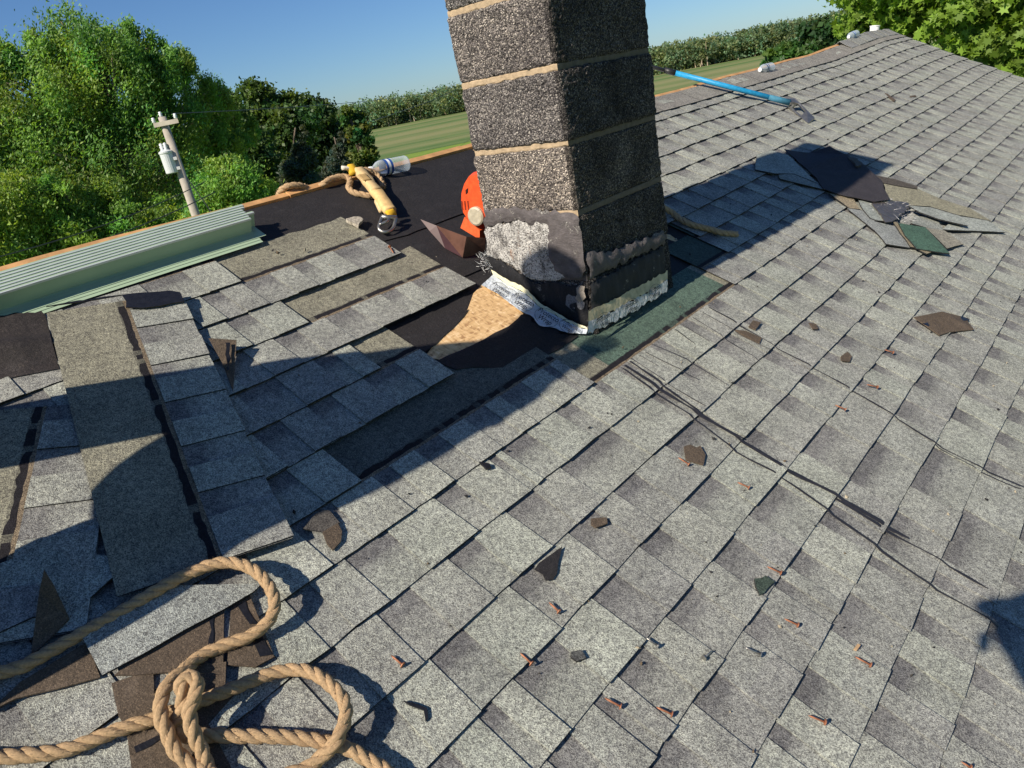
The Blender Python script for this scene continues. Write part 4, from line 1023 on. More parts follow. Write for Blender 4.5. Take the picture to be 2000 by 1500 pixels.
# ------------------------------------------------------------------ stack of green metal edging
A = UV(492, 457, 0.02); Bq = UV(0, 612, 0.02)
dirv = Vector((Bq[0] - A[0], Bq[1] - A[1])).normalized(); per = Vector((-dirv.y, dirv.x))
if per.y > 0: per = -per           # upslope
def prof_ext(profile, u0, v0, L, name, parent, mat):
    """extrude an open profile [(offset upslope m, height m)] of thin sheet along the stack"""
    b = MB(); T = 0.0012; vs_ = []; n = 10; m2 = len(profile)
    for i in range(n + 1):
        s = L * i / n / S
        for (o, h) in profile: vs_.append(RT(u0 + dirv.x * s + per.x * o / S, v0 + dirv.y * s + per.y * o / S, h))
    nn2 = len(vs_)
    for i in range(n + 1):
        s = L * i / n / S
        for (o, h) in profile: vs_.append(RT(u0 + dirv.x * s + per.x * (o + T) / S, v0 + dirv.y * s + per.y * (o + T) / S, h - T))
    fs = []
    for i in range(n):
        for j in range(m2 - 1):
            a = i * m2 + j; fs.append([a, a + 1, a + m2 + 1, a + m2]); fs.append([nn2 + a, nn2 + a + m2, nn2 + a + m2 + 1, nn2 + a + 1])
    for i in (0, n):
        for j in range(m2 - 1):
            a = i * m2 + j; fs.append([a, nn2 + a, nn2 + a + 1, a + 1])
    b.add(vs_, fs); return b.build(name, mat, parent)
ORD = ['nearest', 'second', 'third', 'fourth', 'fifth', 'sixth', 'hindmost']
for i in range(7):
    off = i * 0.0125; rr = random.Random(i)
    u0, v0 = A[0] + per.x * off / S - dirv.x * rr.uniform(-0.02, 0.22) * (i > 0), A[1] + per.y * off / S - dirv.y * rr.uniform(-0.02, 0.2) * (i > 0)
    hb = 0.024 + i * 0.0016; top = 0.078 + i * 0.0012
    t = empty('drip_edge', RT(u0, v0, hb), f'pale green metal edging strip, {ORD[i]} of the nested stack by the ridge', 'metal edging', 'nested metal edging strips')
    prof_ext([(0.0, hb), (0.001, top), (0.0112, top + 0.001)], u0, v0, 3.05, 'upright', t, GALV)
    prof_ext([(-0.062, hb - 0.002), (-0.0, hb - 0.0005)], u0, v0, 3.05, 'flange', t, GALV)
    prof_ext([(-0.0015, top - 0.004), (-0.001, top + 0.0022), (0.003, top + 0.0026)], u0, v0, 3.05, 'hem', t, HEM)

# ------------------------------------------------------------------ harness lanyard with snap hook
lan = empty('harness_lanyard', P(745, 420, 0.02), 'yellowed tan harness webbing with a steel snap hook below the ridge', 'harness')
C6z = lambda pts: Zc(640, 280, 0.13333, pts)
def ribbon(px, w, t, hs, name, col, parent):
    b = MB(); C = [P(x, y, h) for (x, y), h in zip(px, hs)]; C = catmull(C, 0.012); n = len(C); vs_ = []
    for i, p in enumerate(C):
        d = (C[min(i + 1, n - 1)] - C[max(i - 1, 0)]).normalized(); s = d.cross(Vector(NRM)).normalized(); up = s.cross(d)
        ww = w * (1 + 0.12 * noise.noise(p * 25)); tt = t * (1 + 0.25 * noise.noise(p * 31))
        for (a, c) in ((-1, -0.6), (-1, 0.5), (-0.75, 1), (0.75, 1), (1, 0.5), (1, -0.6), (0.7, -1), (-0.7, -1)): vs_.append(p + s * a * ww / 2 + up * c * tt / 2)
    m8 = 8; fs = [[i * m8 + j, i * m8 + (j + 1) % m8, (i + 1) * m8 + (j + 1) % m8, (i + 1) * m8 + j] for i in range(n - 1) for j in range(m8)] + [list(range(m8 - 1, -1, -1)), [(n - 1) * m8 + j for j in range(m8)]]
    b.add(vs_, fs, col); return b.build(name, MATTE, parent, smooth=True)
ribbon(C6z([(450, 400), (560, 520), (650, 650), (720, 720)]), 0.042, 0.034, [0.05, 0.045, 0.045, 0.045], 'webbing_pack', (0.62, 0.44, 0.22), lan)
ribbon(C6z([(690, 690), (790, 820), (880, 960), (920, 1010)]), 0.048, 0.03, [0.043, 0.04, 0.036, 0.034], 'webbing_pack', (0.66, 0.45, 0.2), lan)
ribbon(C6z([(720, 860), (770, 960), (790, 1010)]), 0.02, 0.018, [0.026, 0.024, 0.022], 'webbing_fold', (0.6, 0.44, 0.24), lan)
ribbon(C6z([(500, 460), (540, 500), (580, 545)]), 0.034, 0.004, [0.066, 0.064, 0.063], 'label_patch', (0.42, 0.28, 0.12), lan)
ribbon(C6z([(900, 1000), (935, 1040), (945, 1080)]), 0.042, 0.012, [0.05, 0.045, 0.036], 'yellow_loop', (0.75, 0.44, 0.03), lan)
ribbon(C6z([(330, 350), (370, 400), (390, 460)]), 0.036, 0.03, [0.055, 0.05, 0.04], 'yellow_loop', (0.62, 0.38, 0.03), lan)
ribbon(C6z([(205, 360), (300, 365), (350, 375)]), 0.016, 0.012, [0.06, 0.058, 0.055], 'white_tip', (0.7, 0.66, 0.56), lan)
hook = MB(); hk = [P(x, y, h) for (x, y), h in zip(C6z([(800, 1090), (765, 1180), (750, 1250), (775, 1290), (840, 1310), (920, 1290), (965, 1240), (980, 1190), (1000, 1110)]), [0.04, 0.034, 0.028, 0.024, 0.024, 0.024, 0.028, 0.034, 0.04])]
hook.tube(catmull(hk, 0.006), 0.0068, 10); hook.build('snap_hook', METAL, lan, smooth=True)
hook = MB(); hook.tube(catmull([P(x, y, h) for (x, y), h in zip(C6z([(795, 1090), (880, 1095), (1005, 1105)]), [0.04, 0.045, 0.04])], 0.006), [0.009] * 40 if False else 0.009, 10); hook.build('hook_bar', METAL, lan, smooth=True)
hook = MB(); hook.tube(catmull([P(x, y, h) for (x, y), h in zip(C6z([(760, 1200), (860, 1160), (900, 1120)]), [0.036, 0.044, 0.046])], 0.006), 0.0055, 8); hook.build('hook_gate', METAL, lan, smooth=True)
scrap('torn_rag', C6z([(270, 1110), (380, 1080), (450, 1080), (520, 1120), (480, 1160), (450, 1210), (380, 1170), (300, 1140)]), 0.014, 0.012, 'crumpled pale torn scrap at the top corner of the left shingles', mat=plain('pale_scrap', (0.36, 0.32, 0.26), 0.9, 120, 0.6, 0.8, 90, 0.006), seed=61, amp=0.05, step=0.08)

# ------------------------------------------------------------------ water bottles
def bottle(p0, axis, L, R, label, lab_col=(0.03, 0.09, 0.35)):
    axis = Vector(axis).normalized(); t = empty('water_bottle', p0, label, 'bottle', 'plastic water bottles')
    k = L / 0.2; prof = [(0.0, R * 0.7), (0.004 * k, R * 0.92), (0.012 * k, R)]
    for i in range(10):
        z = (0.016 + i * 0.0075) * k; prof += [(z, R * (1.0 if i % 2 else 0.955))]
    prof += [(0.092 * k, R), (0.093 * k, R * 0.97), (0.130 * k, R * 0.97), (0.131 * k, R), (0.145 * k, R * 0.97), (0.16 * k, R * 0.82), (0.172 * k, R * 0.58), (0.18 * k, R * 0.42), (0.19 * k, R * 0.4)]
    b = MB(); b.lathe(p0, axis, prof, 24); b.build('body', PET, t, smooth=True)
    b = MB(); b.lathe(Vector(p0) + axis * 0.0935 * k, axis, [(0, R * 0.985), (0.036 * k, R * 0.985)], 24, lab_col, cap=False); lb = b.build('label', COLM, t, smooth=True)
    b = MB(); b.lathe(Vector(p0) + axis * 0.106 * k, axis, [(0, R * 0.998), (0.012 * k, R * 0.998)], 24, (0.75, 0.78, 0.82), cap=False); b.build('label_stripe', COLM, lb, smooth=True)
    b = MB(); b.lathe(Vector(p0) + axis * 0.188 * k, axis, [(0, R * 0.44), (0.012 * k, R * 0.44)], 18, (0.8, 0.82, 0.84)); b.build('cap', COLM, t)
    return t
a, c = P(795, 318, 0.04), P(722, 333, 0.035)
bottle(a, c - a, 0.185, 0.0325, 'clear water bottle with blue label lying on the ridge behind the webbing')
a, c = P(1507, 131, 0.04), P(1480, 137, 0.04)
bottle(a, c - a, 0.2, 0.033, 'clear water bottle lying at the ridge beyond the blue-handled scraper', (0.05, 0.07, 0.2))
a, c = P(1668, 76, 0.05), P(1640, 84, 0.05)
bottle(a, c - a, 0.22, 0.033, 'blue bottle tucked behind the far end of the ridge', (0.05, 0.18, 0.55))
bq = MB(); p = P(1702, 62, 0.05); bq.lathe(p - Vector((0, 0, 0.1)), (0.1, 0.1, 1), [(0, 0.04), (0.1, 0.045), (0.105, 0.05), (0.112, 0.05), (0.115, 0.03)], 18, (0.8, 0.8, 0.8))
bq.build('paper_cup', COLM, None, label='small white cup at the far peak of the roof', cat='cup')

# ------------------------------------------------------------------ shingle scraper with blue handle
sp = empty('shingle_scraper', P(1560, 220, 0.02), 'long shingle scraper with bright blue tube handle and steel head', 'scraper')
C1 = lambda pts: Zc(1280, 40, 0.2, pts)
def atU(x, y, u):
    """point on the view ray through a pixel where the along-ridge coordinate is u"""
    return PY(x, y, u * S)
tip = P(*C1([(1480, 1000)])[0], 0.03); g0 = PX(*C1([(165, 505)])[0], -1.36); head0 = P(*C1([(1280, 800)])[0], 0.06)
ax = (head0 - g0).normalized()
b = MB(); b.tube([g0, head0], 0.0165, 16, (0.02, 0.27, 0.52)); b.build('handle_tube', COLM, sp, smooth=True)
b = MB(); b.tube([head0 - ax * 0.12, head0 + ax * 0.02], [0.0172, 0.02], 16, (0.05, 0.18, 0.27)); b.build('worn_socket', MATTE, sp, smooth=True)
b = MB(); b.tube([g0 - ax * 0.055, g0 + ax * 0.02], 0.019, 16, (0.02, 0.02, 0.022))
sd = ax.cross(Vector((0, 0, 1))).normalized(); up2 = sd.cross(ax).normalized()
e = g0 - ax * 0.05
dg = [e, e - ax * 0.03 + sd * 0.03, e - ax * 0.07 + sd * 0.05, e - ax * 0.115 + sd * 0.05, e - ax * 0.125, e - ax * 0.115 - sd * 0.05, e - ax * 0.07 - sd * 0.05, e - ax * 0.03 - sd * 0.03, e]
b.tube(catmull(dg, 0.008), 0.012, 10, (0.02, 0.02, 0.022)); b.build('grip', COLM, sp, smooth=True)
# steel head: flared socket into an open box frame and blade
TL, TR = P(*C1([(1350, 755)])[0], 0.075), P(*C1([(1265, 835)])[0], 0.03)
pa = [P(*C1([q])[0], h) for q, h in (((1355, 755), 0.085), ((1555, 955), 0.04), ((1490, 1010), 0.022), ((1290, 850), 0.03))]
nv3 = (pa[1] - pa[0]).cross(pa[3] - pa[0]).normalized()
if nv3.z < 0: nv3 = -nv3
def quadlerp(s, t): return pa[0].lerp(pa[1], s).lerp(pa[3].lerp(pa[2], s), t)
b = MB(); SC_ = (0.32, 0.3, 0.28)
for (s0, s1, t0, t1) in ((0, 0.16, 0, 1), (0.62, 1, 0, 1), (0.16, 0.62, 0, 0.2), (0.16, 0.62, 0.8, 1)):
    q = [quadlerp(s0, t0), quadlerp(s1, t0), quadlerp(s1, t1), quadlerp(s0, t1)]
    tk = 0.022 * (1 - s1 * 0.6)
    b.prism([p + nv3 * 0.002 for p in q], [p - nv3 * tk for p in q])
b.build('blade_frame', METAL, sp)
b = MB(); q = [quadlerp(0.0, 0.1), quadlerp(0.0, 0.9)]; c0 = head0 - ax * 0.01
ring = [c0 + sd * 0.018, c0 + up2 * 0.018, c0 - sd * 0.018, c0 - up2 * 0.018]
out = [quadlerp(0.02, 0.95) , quadlerp(0.3, 0.0) + nv3 * 0.0, quadlerp(0.02, 0.05), quadlerp(0.1, 0.5) - nv3 * 0.015]
b.add(ring + out, [[0, 1, 5, 4], [1, 2, 6, 5], [2, 3, 7, 6], [3, 0, 4, 7], [4, 5, 6, 7]]); b.build('neck', METAL, sp)

# ------------------------------------------------------------------ orange tool behind the chimney
ot = empty('power_tool', P(930, 440, 0.02), 'orange vented power tool housing half hidden behind the chimney', 'power tool')
YT = P(930, 464).y - 0.035
C2y = lambda pts: [PY(x, y, YT) for x, y in Zc(500, 200, 0.25, pts)]
out = C2y([(1700, 545), (1660, 610), (1635, 690), (1632, 760), (1650, 860), (1680, 900), (1750, 920), (1900, 900), (1950, 760), (1900, 600), (1800, 520)])
ORA = (0.72, 0.085, 0.02)
b = MB(); dY = Vector((0.0, 0.075, 0)); n = len(out); ctr = sum(out, Vector()) / n
inner = [p.lerp(ctr, 0.1) - Vector((0, 0.028, 0)) for p in out]
b.add(inner + out + [p + dY for p in out], [list(range(n))] + [[i, (i + 1) % n, n + (i + 1) % n, n + i] for i in range(n)] + [[n + i, n + (i + 1) % n, 2 * n + (i + 1) % n, 2 * n + i] for i in range(n)] + [list(range(3 * n - 1, 2 * n - 1, -1))], ORA)
hs = b.build('housing', COLM, ot)
for k, (x, y) in enumerate([(1648, 800), (1672, 800), (1696, 800)]):
    q = [p - Vector((0, 0.0295, 0)) for p in C2y([(x - 4, y - 45), (x + 5, y - 45), (x + 13, y + 25), (x + 4, y + 25)])]
    b = MB(); b.prism(q, [p + Vector((0, 0.004, 0)) for p in q], (0.2, 0.025, 0.01)); b.build('vent_slot', COLM, hs)
q = [p - Vector((0, 0.0295, 0)) for p in C2y([(1680, 670), (1700, 655), (1698, 690), (1682, 705)])]
b = MB(); b.prism(q, [p + Vector((0, 0.004, 0)) for p in q], (0.03, 0.008, 0.006)); b.build('vent_slot', COLM, hs)
foot = C2y([(1672, 880), (1790, 985), (1790, 1055), (1640, 965)])
b = MB(); b.prism([p - Vector((0, 0.03, 0)) for p in foot], [p + Vector((0, 0.07, 0)) for p in foot], (0.78, 0.13, 0.04)); b.build('foot', COLM, ot)
b = MB(); b.lathe(C2y([(1775, 870)])[0] - Vector((0, 0.045, 0)), (-0.15, 1, 0), [(0, 0.028), (0.004, 0.034), (0.02, 0.034)], 24, (0.45, 0.4, 0.3)); b.build('filler_cap', COLM, ot)
# folded brown flashing left of the chimney
cf = empty('bent_flashing', P(880, 500, 0.02), 'bent brown flashing flap standing up left of the chimney', 'flashing')
v8 = [P(x, y, h) for x, y, h in Zc(800, 350, 0.3, [(70, 265, 0.075), (175, 305, 0.085), (370, 375, 0.10), (495, 380, 0.11), (490, 470, 0.03), (345, 510, 0.012), (230, 450, 0.03), (130, 340, 0.06)])]
BRN = plain('brown_flashing', (0.13, 0.062, 0.045), 0.45, 20, 0.3, 0.4, 40, 0.004)
b = MB(); off = Vector((0.002, -0.002, 0.002))
b.prism([v8[i] for i in (1, 2, 3, 4, 5)], [v8[i] - off for i in (1, 2, 3, 4, 5)]); b.build('upright_sheet', BRN, cf)
b = MB(); b.prism([v8[i] for i in (0, 1, 5, 6, 7)], [v8[i] - off for i in (0, 1, 5, 6, 7)]); b.build('folded_lip', plain('brown_flashing_face', (0.075, 0.032, 0.032), 0.4, 20, 0.3), cf)
patch('felt_lap', Zc(500, 200, 0.25, [(1000, 1065), (1300, 955), (1640, 845), (1640, 860), (1420, 945), (1180, 1040), (1000, 1085)]), 0.0075, 0.003, FELT, roof, 0.02, 0.3, 71)

# ------------------------------------------------------------------ trees
def npmesh(name, V, F, mat, parent=None, cols=None, origin=(0, 0, 0), label=None, cat=None, group=None, kind=None):
    """V (n,3), F (m,k) numpy; cols per face (m,3)"""
    V = np.asarray(V, dtype=np.float32) - np.asarray(origin, dtype=np.float32); F = np.asarray(F, dtype=np.int32); mN, k = F.shape
    me = bpy.data.meshes.new(name); me.vertices.add(len(V)); me.vertices.foreach_set('co', V.ravel())
    me.loops.add(mN * k); me.loops.foreach_set('vertex_index', F.ravel())
    me.polygons.add(mN); me.polygons.foreach_set('loop_start', np.arange(0, mN * k, k, dtype=np.int32))
    me.update(calc_edges=True); me.materials.append(mat)
    if cols is not None:
        at = me.color_attributes.new('Col', 'FLOAT_COLOR', 'CORNER')
        c = np.ones((mN * k, 4), np.float32); c[:, :3] = np.repeat(cols, k, 0); at.data.foreach_set('color', c.ravel())
    o = bpy.data.objects.new(name, me); COL.objects.link(o); o.location = Vector(origin) - (WLOC[parent.name] if parent else Vector((0, 0, 0)))
    if parent: o.parent = parent
    WLOC[o.name] = Vector(origin); return setp(o, label, cat, group, kind)
def clumps(lobes, per, rs, rng):
    """clump centres over the shells of ellipsoid lobes [(centre, (rx, ry, rz))]"""
    out = []; rad_ = []
    vol = [l[1][0] * l[1][2] for l in lobes]; tot = sum(vol)
    for (c, r), w in zip(lobes, vol):
        n = max(4, int(per * w / tot)); d = rng.normal(size=(n, 3)); d /= np.linalg.norm(d, axis=1)[:, None]
        k = rng.uniform(0.35, 1.05, (n, 1)) ** 0.6
        out.append(np.array(c) + d * k * np.array(r)); rad_.append(np.full(n, rs * (r[0] * r[1] * r[2]) ** (1 / 3)))
    return np.concatenate(out), np.concatenate(rad_)
def leaves(C, R, n, size, aspect, base, rng, bias=(0, 0, 0), var=0.35, hue=0.2, flat=0.75):
    i = rng.integers(0, len(C), n)
    p = C[i] + rng.normal(size=(n, 3)) * R[i][:, None] * np.array([0.6, 0.6, 0.6 * flat])
    ax = rng.normal(size=(n, 3)) + np.array(bias); ax /= np.linalg.norm(ax, axis=1)[:, None]
    nr = rng.normal(size=(n, 3)) + np.array([0, -0.35, 0.75]); s = np.cross(ax, nr); s /= np.linalg.norm(s, axis=1)[:, None] + 1e-9
    L = size * rng.uniform(0.6, 1.35, (n, 1)); W = L / aspect
    bend = np.cross(s, ax) * L * rng.uniform(-0.25, 0.25, (n, 1))
    V = np.empty((n, 4, 3)); V[:, 0] = p - ax * L / 2; V[:, 1] = p + s * W / 2 + bend; V[:, 2] = p + ax * L / 2; V[:, 3] = p - s * W / 2 + bend
    F = np.arange(n * 4).reshape(n, 4)
    cl = rng.uniform(1 - var, 1 + var, (len(C), 1))[i] * rng.uniform(0.75, 1.25, (n, 1))
    col = np.array(base)[None] * cl; h = rng.uniform(-hue, hue, (len(C), 1))[i]; col[:, 0] *= (1 + h[:, 0] * 1.5); col[:, 2] *= (1 - h[:, 0])
    return V.reshape(-1, 3), F, col
def limbs(b, base, top, r0, C, k, rng, r1=0.3):
    base, top = Vector(base), Vector(top); pts = [base.lerp(top, t) + Vector((rng.normal() * 0.15, rng.normal() * 0.15, 0)) * (0 if t == 0 else 1) for t in (0, 0.2, 0.4, 0.6, 0.8, 1)]
    b.tube(catmull(pts, 0.5), [r0 * (1 - 0.8 * i / 60) if i < 60 else r0 * 0.2 for i in range(len(catmull(pts, 0.5)))], 9)
    idx = rng.choice(len(C), min(k, len(C)), replace=False)
    for i in idx:
        e = Vector(C[i]); t = min(0.9, max(0.15, (e.z - base.z) / (top.z - base.z) * 0.65)); s = base.lerp(top, t); m_ = s.lerp(e, 0.5) + Vector((0, 0, 0.12 * (e - s).length))
        q = catmull([s, m_, e], 0.6); nq = len(q); b.tube(q, [r0 * r1 * (1 - 0.85 * j / nq) for j in range(nq)], 5, cap=False)
def tree(name, label, lobes_px, dist, nleaf, size, aspect, base_col, seed, trunk_px=None, bias=(0, 0, 0), rs=0.3, per=None, flat=0.75, var=0.35, hue=0.2, cat='tree', group=None, trunk_r=0.25, nl=26, barkm=None, depth=0.9):
    """lobes: (x, y, radius_x px, radius_y px[, extra distance]) where the crown appears in the photograph"""
    rng = np.random.default_rng(seed); lobes = []
    for l in lobes_px:
        dd = dist + (l[4] if len(l) > 4 else 0); c = FAR(l[0], l[1], dd); dep = (W2C[2] @ (np.array(c) - CW)); k = dep / FPX
        lobes.append((np.array(c), (l[2] * k, l[2] * k * depth, l[3] * k)))
    cx = np.mean([l[0] for l in lobes], axis=0)
    if trunk_px: g = FAR(trunk_px[0], trunk_px[1], dist); bx, by = g.x, g.y
    else: bx, by = cx[0], cx[1]
    C, R = clumps(lobes, per or 120, rs, rng)
    C[:, 2] = np.maximum(C[:, 2], GZ + 0.3)
    V, F, col = leaves(C, R, nleaf, size, aspect, base_col, rng, bias, var, hue, flat)
    V[:, 2] = np.maximum(V[:, 2], GZ + 0.02)
    t = empty(name, (bx, by, GZ), label, cat, group)
    b = MB(); top = max(l[0][2] + l[1][2] * 0.4 for l in lobes)
    limbs(b, (bx, by, GZ - 0.1), (cx[0] * 0.6 + bx * 0.4, cx[1] * 0.6 + by * 0.4, top), trunk_r, C, nl, rng)
    b.build('trunk', barkm or BARK, t, smooth=True)
    npmesh('crown', V, F, LEAF, t, col, origin=(bx, by, top))
    return t
GREEN = (0.075, 0.15, 0.03); DKG = (0.035, 0.08, 0.022); YG = (0.115, 0.19, 0.035)
GT = 'trees beyond the ridge'
PALE = plain('pale_bark', (0.34, 0.27, 0.19), 0.9, 6, 0.4, 0.5, 14, 0.02)
tree('willow_tree', 'huge bright green windswept tree filling the upper left corner', [(60, 220, 150, 140), (200, 170, 120, 125), (285, 125, 60, 85), (335, 190, 70, 100), (110, 380, 180, 140, -1), (280, 320, 140, 140), (-80, 290, 150, 180), (395, 225, 60, 85, 2), (440, 270, 50, 80, 3), (462, 235, 38, 50, 4), (350, 120, 40, 45, 1), (235, 105, 60, 65), (120, 120, 70, 65), (20, 130, 60, 50)], 34, 230000, 0.15, 2.7, (0.155, 0.275, 0.058), 1, (260, 380), bias=(0.35, 0.75, 1.1), rs=0.17, per=760, flat=1.5, group=GT, trunk_r=0.4, nl=110, barkm=PALE, var=0.45)
tree('willow_shrub', 'light green thicket at the foot of the huge left tree', [(40, 440, 90, 110), (150, 470, 80, 80), (215, 420, 60, 70), (310, 440, 60, 60), (265, 470, 80, 70), (-60, 470, 120, 120), (120, 390, 50, 60)], 28.5, 80000, 0.13, 2.6, (0.175, 0.295, 0.058), 2, bias=(0.3, 0.6, 0.9), rs=0.26, per=420, cat='shrub', trunk_r=0.08, nl=30)
tree('leafy_bush', 'rounded bright green bush just right of the utility pole', [(450, 375, 75, 55), (420, 420, 60, 50), (500, 400, 55, 40), (445, 335, 35, 30)], 24.5, 46000, 0.11, 2.4, (0.19, 0.32, 0.06), 3, bias=(0.2, 0.4, 0.9), rs=0.26, per=260, cat='bush', trunk_r=0.06, nl=16)
tree('dark_tree', 'dark green tree between the huge tree and the round maple', [(430, 260, 60, 80), (470, 310, 70, 80), (440, 330, 60, 70)], 44, 26000, 0.24, 1.8, (0.05, 0.1, 0.028), 4, rs=0.28, per=150, group=GT, trunk_r=0.25)
tree('maple_tree', 'round-topped dark maple left of the water bottle', [(525, 205, 55, 48), (560, 250, 60, 60), (500, 260, 50, 60), (540, 310, 60, 60)], 52, 30000, 0.26, 1.4, (0.06, 0.115, 0.03), 5, rs=0.26, per=150, group=GT, trunk_r=0.25)
tree('dark_tree', 'dark pointed tree right of the round maple', [(620, 235, 45, 50), (640, 290, 55, 60), (600, 300, 50, 60)], 60, 22000, 0.3, 1.4, (0.042, 0.085, 0.028), 6, rs=0.28, per=120, group=GT, trunk_r=0.25)
tree('spruce_tree', 'blue grey spruce low in front of the dark trees', [(592, 255, 7, 18), (590, 280, 16, 16), (588, 305, 26, 18), (586, 330, 36, 18), (585, 352, 46, 18)], 40, 11000, 0.22, 3.0, (0.06, 0.085, 0.06), 7, bias=(0, 0, -0.3), rs=0.3, per=90, group=GT, trunk_r=0.05)
tree('spruce_tree', 'small blue spruce beside the slim tree at the field edge', [(667, 272, 7, 16), (664, 295, 15, 16), (660, 318, 24, 18), (658, 338, 30, 16)], 42, 8000, 0.22, 3.0, (0.065, 0.095, 0.075), 8, bias=(0, 0, -0.3), rs=0.3, per=70, group=GT, trunk_r=0.04)
tree('slim_tree', 'slim yellow green tree at the left end of the field', [(690, 235, 26, 28), (705, 280, 26, 36), (700, 320, 32, 36), (712, 345, 26, 24)], 46, 9000, 0.26, 1.6, (0.08, 0.13, 0.03), 9, rs=0.28, per=90, group=GT, trunk_r=0.12, hue=0.45)
# the maple over the far gable, with lobed leaves
def lobed_leaves(C, R, n, size, base, rng, var=0.4):
    sh = np.array([(0, -0.5), (0.12, -0.2), (0.5, -0.28), (0.3, 0.02), (0.48, 0.25), (0.16, 0.2), (0, 0.55), (-0.16, 0.2), (-0.48, 0.25), (-0.3, 0.02), (-0.5, -0.28), (-0.12, -0.2)])
    i = rng.integers(0, len(C), n); p = C[i] + rng.normal(size=(n, 3)) * R[i][:, None] * np.array([0.6, 0.6, 0.5])
    ax = rng.normal(size=(n, 3)) + np.array([0, 0, -0.6]); ax /= np.linalg.norm(ax, axis=1)[:, None]
    nr = rng.normal(size=(n, 3)) * 0.6 + np.array([0, -0.4, 0.8]); s = np.cross(ax, nr); s /= np.linalg.norm(s, axis=1)[:, None]
    L = size * rng.uniform(0.6, 1.3, (n, 1, 1))
    V = p[:, None, :] + L * (sh[None, :, :1] * s[:, None, :] + sh[None, :, 1:] * ax[:, None, :])
    # fold along the midrib
    up = np.cross(s, ax)[:, None, :]; V = V + up * L * np.abs(sh[None, :, :1]) * 0.25
    k = len(sh); F = np.arange(n * k).reshape(n, k)
    cl = rng.uniform(1 - var, 1 + var, (len(C), 1))[i] * rng.uniform(0.7, 1.3, (n, 1)); col = np.array(base)[None] * cl
    return V.reshape(-1, 3), F, col
def near_maple():
    rng = np.random.default_rng(12); lobes = []
    for (x, y, rx, ry, d) in [(1760, 20, 110, 70, 14.5), (1880, 10, 90, 70, 13), (1960, 80, 90, 80, 13), (2060, 60, 110, 120, 13), (1690, 40, 50, 45, 15), (1850, -80, 200, 90, 14), (2080, -80, 160, 120, 14), (1920, 120, 70, 40, 14)]:
        c = FAR(x, y, d); k = (W2C[2] @ (np.array(c) - CW)) / FPX; lobes.append((np.array(c), (rx * k, rx * k, ry * k)))
    C, R = clumps(lobes, 300, 0.2, rng)
    V, F, col = lobed_leaves(C, R, 22000, 0.125, (0.17, 0.27, 0.035), rng)
    g = FAR(1930, 100, 15.5); t = empty('maple_tree', (g.x, g.y, GZ), 'sunlit maple with lobed leaves overhanging the far gable at the upper right', 'tree', GT)
    b = MB(); limbs(b, (g.x, g.y, GZ - 0.1), (g.x, g.y, CW[2] + 3), 0.3, C, 46, rng, 0.18); b.build('trunk', BARK, t, smooth=True)
    npmesh('crown', V, F, LEAF, t, col, origin=(g.x, g.y, CW[2] + 2)); return t
near_maple()
tree('field_tree', 'dark tree at the right end of the field below the ridge end', [(1590, 75, 34, 32), (1615, 110, 45, 40), (1640, 90, 40, 50)], 90, 12000, 0.6, 1.4, DKG, 13, rs=0.28, per=110, group=GT, trunk_r=0.25)
tree('field_tree', 'mid green bushy tree behind the far water bottle', [(1530, 110, 30, 22), (1560, 125, 40, 26), (1510, 125, 22, 16)], 75, 9000, 0.5, 1.4, (0.06, 0.13, 0.028), 14, rs=0.28, per=90, group=GT, trunk_r=0.2)
# far wood along the end of the field: one mass
rng = np.random.default_rng(40); Vs, Fs, Cs = [], [], []; off = 0; bw = MB()
def wood_top(x):
    return np.interp(x, [-400, 640, 690, 725, 900, 1270, 1400, 1480, 1560, 1640, 2400], [300, 215, 203, 197, 163, 96, 72, 60, 48, 34, -110])
def hory(x): return 217.08 - (x - 725) * 0.19424
for i in range(380):
    x = rng.uniform(640, 1680) if i < 330 else rng.choice([rng.uniform(-300, 640), rng.uniform(1680, 2400)])
    row2 = i % 3 == 0
    d = rng.uniform(292, 312) if not row2 else rng.uniform(315, 350); pt = FAR(x, hory(x) - 2, d); k = d / FPX * 1.05
    topz = CW[2] + max(3.0, (hory(x) - wood_top(x) + rng.uniform(-11, 5) - (0 if row2 else 5)) * k * 0.97)
    rx = rng.uniform(1.8, 5.5); rz_ = (topz - GZ) * 0.52; c = np.array([pt.x, pt.y, topz - rz_])
    C, R = clumps([(c, (rx, rx, rz_))], 30, 0.3, rng); tone = rng.uniform(0.7, 1.3); br = rng.uniform(0, 0.03)
    V, F, col = leaves(C, R, 420, 0.85, 1.4, np.array((0.125 + br, 0.19 + br * 0.5, 0.095)) * tone, rng, var=0.35)
    V[:, 2] = np.maximum(V[:, 2], GZ + 0.05)
    Vs.append(V); Fs.append(F + off); Cs.append(col); off += len(V)
    if rng.random() < 0.35: bw.tube([(pt.x + rng.uniform(-2, 2), pt.y - 2, GZ), (pt.x + rng.uniform(-1, 1), pt.y - 1, topz - rng.uniform(1, 5))], [0.2, 0.06], 5)
npmesh('far_wood', np.concatenate(Vs), np.concatenate(Fs), LEAF, None, np.concatenate(Cs), origin=(-200, 200, GZ), label='distant green wood along the far end of the field', cat='wood', kind='stuff')
bw.build('far_trunks', PALE, None, kind='stuff', label='pale trunks showing in the distant wood', cat='wood')

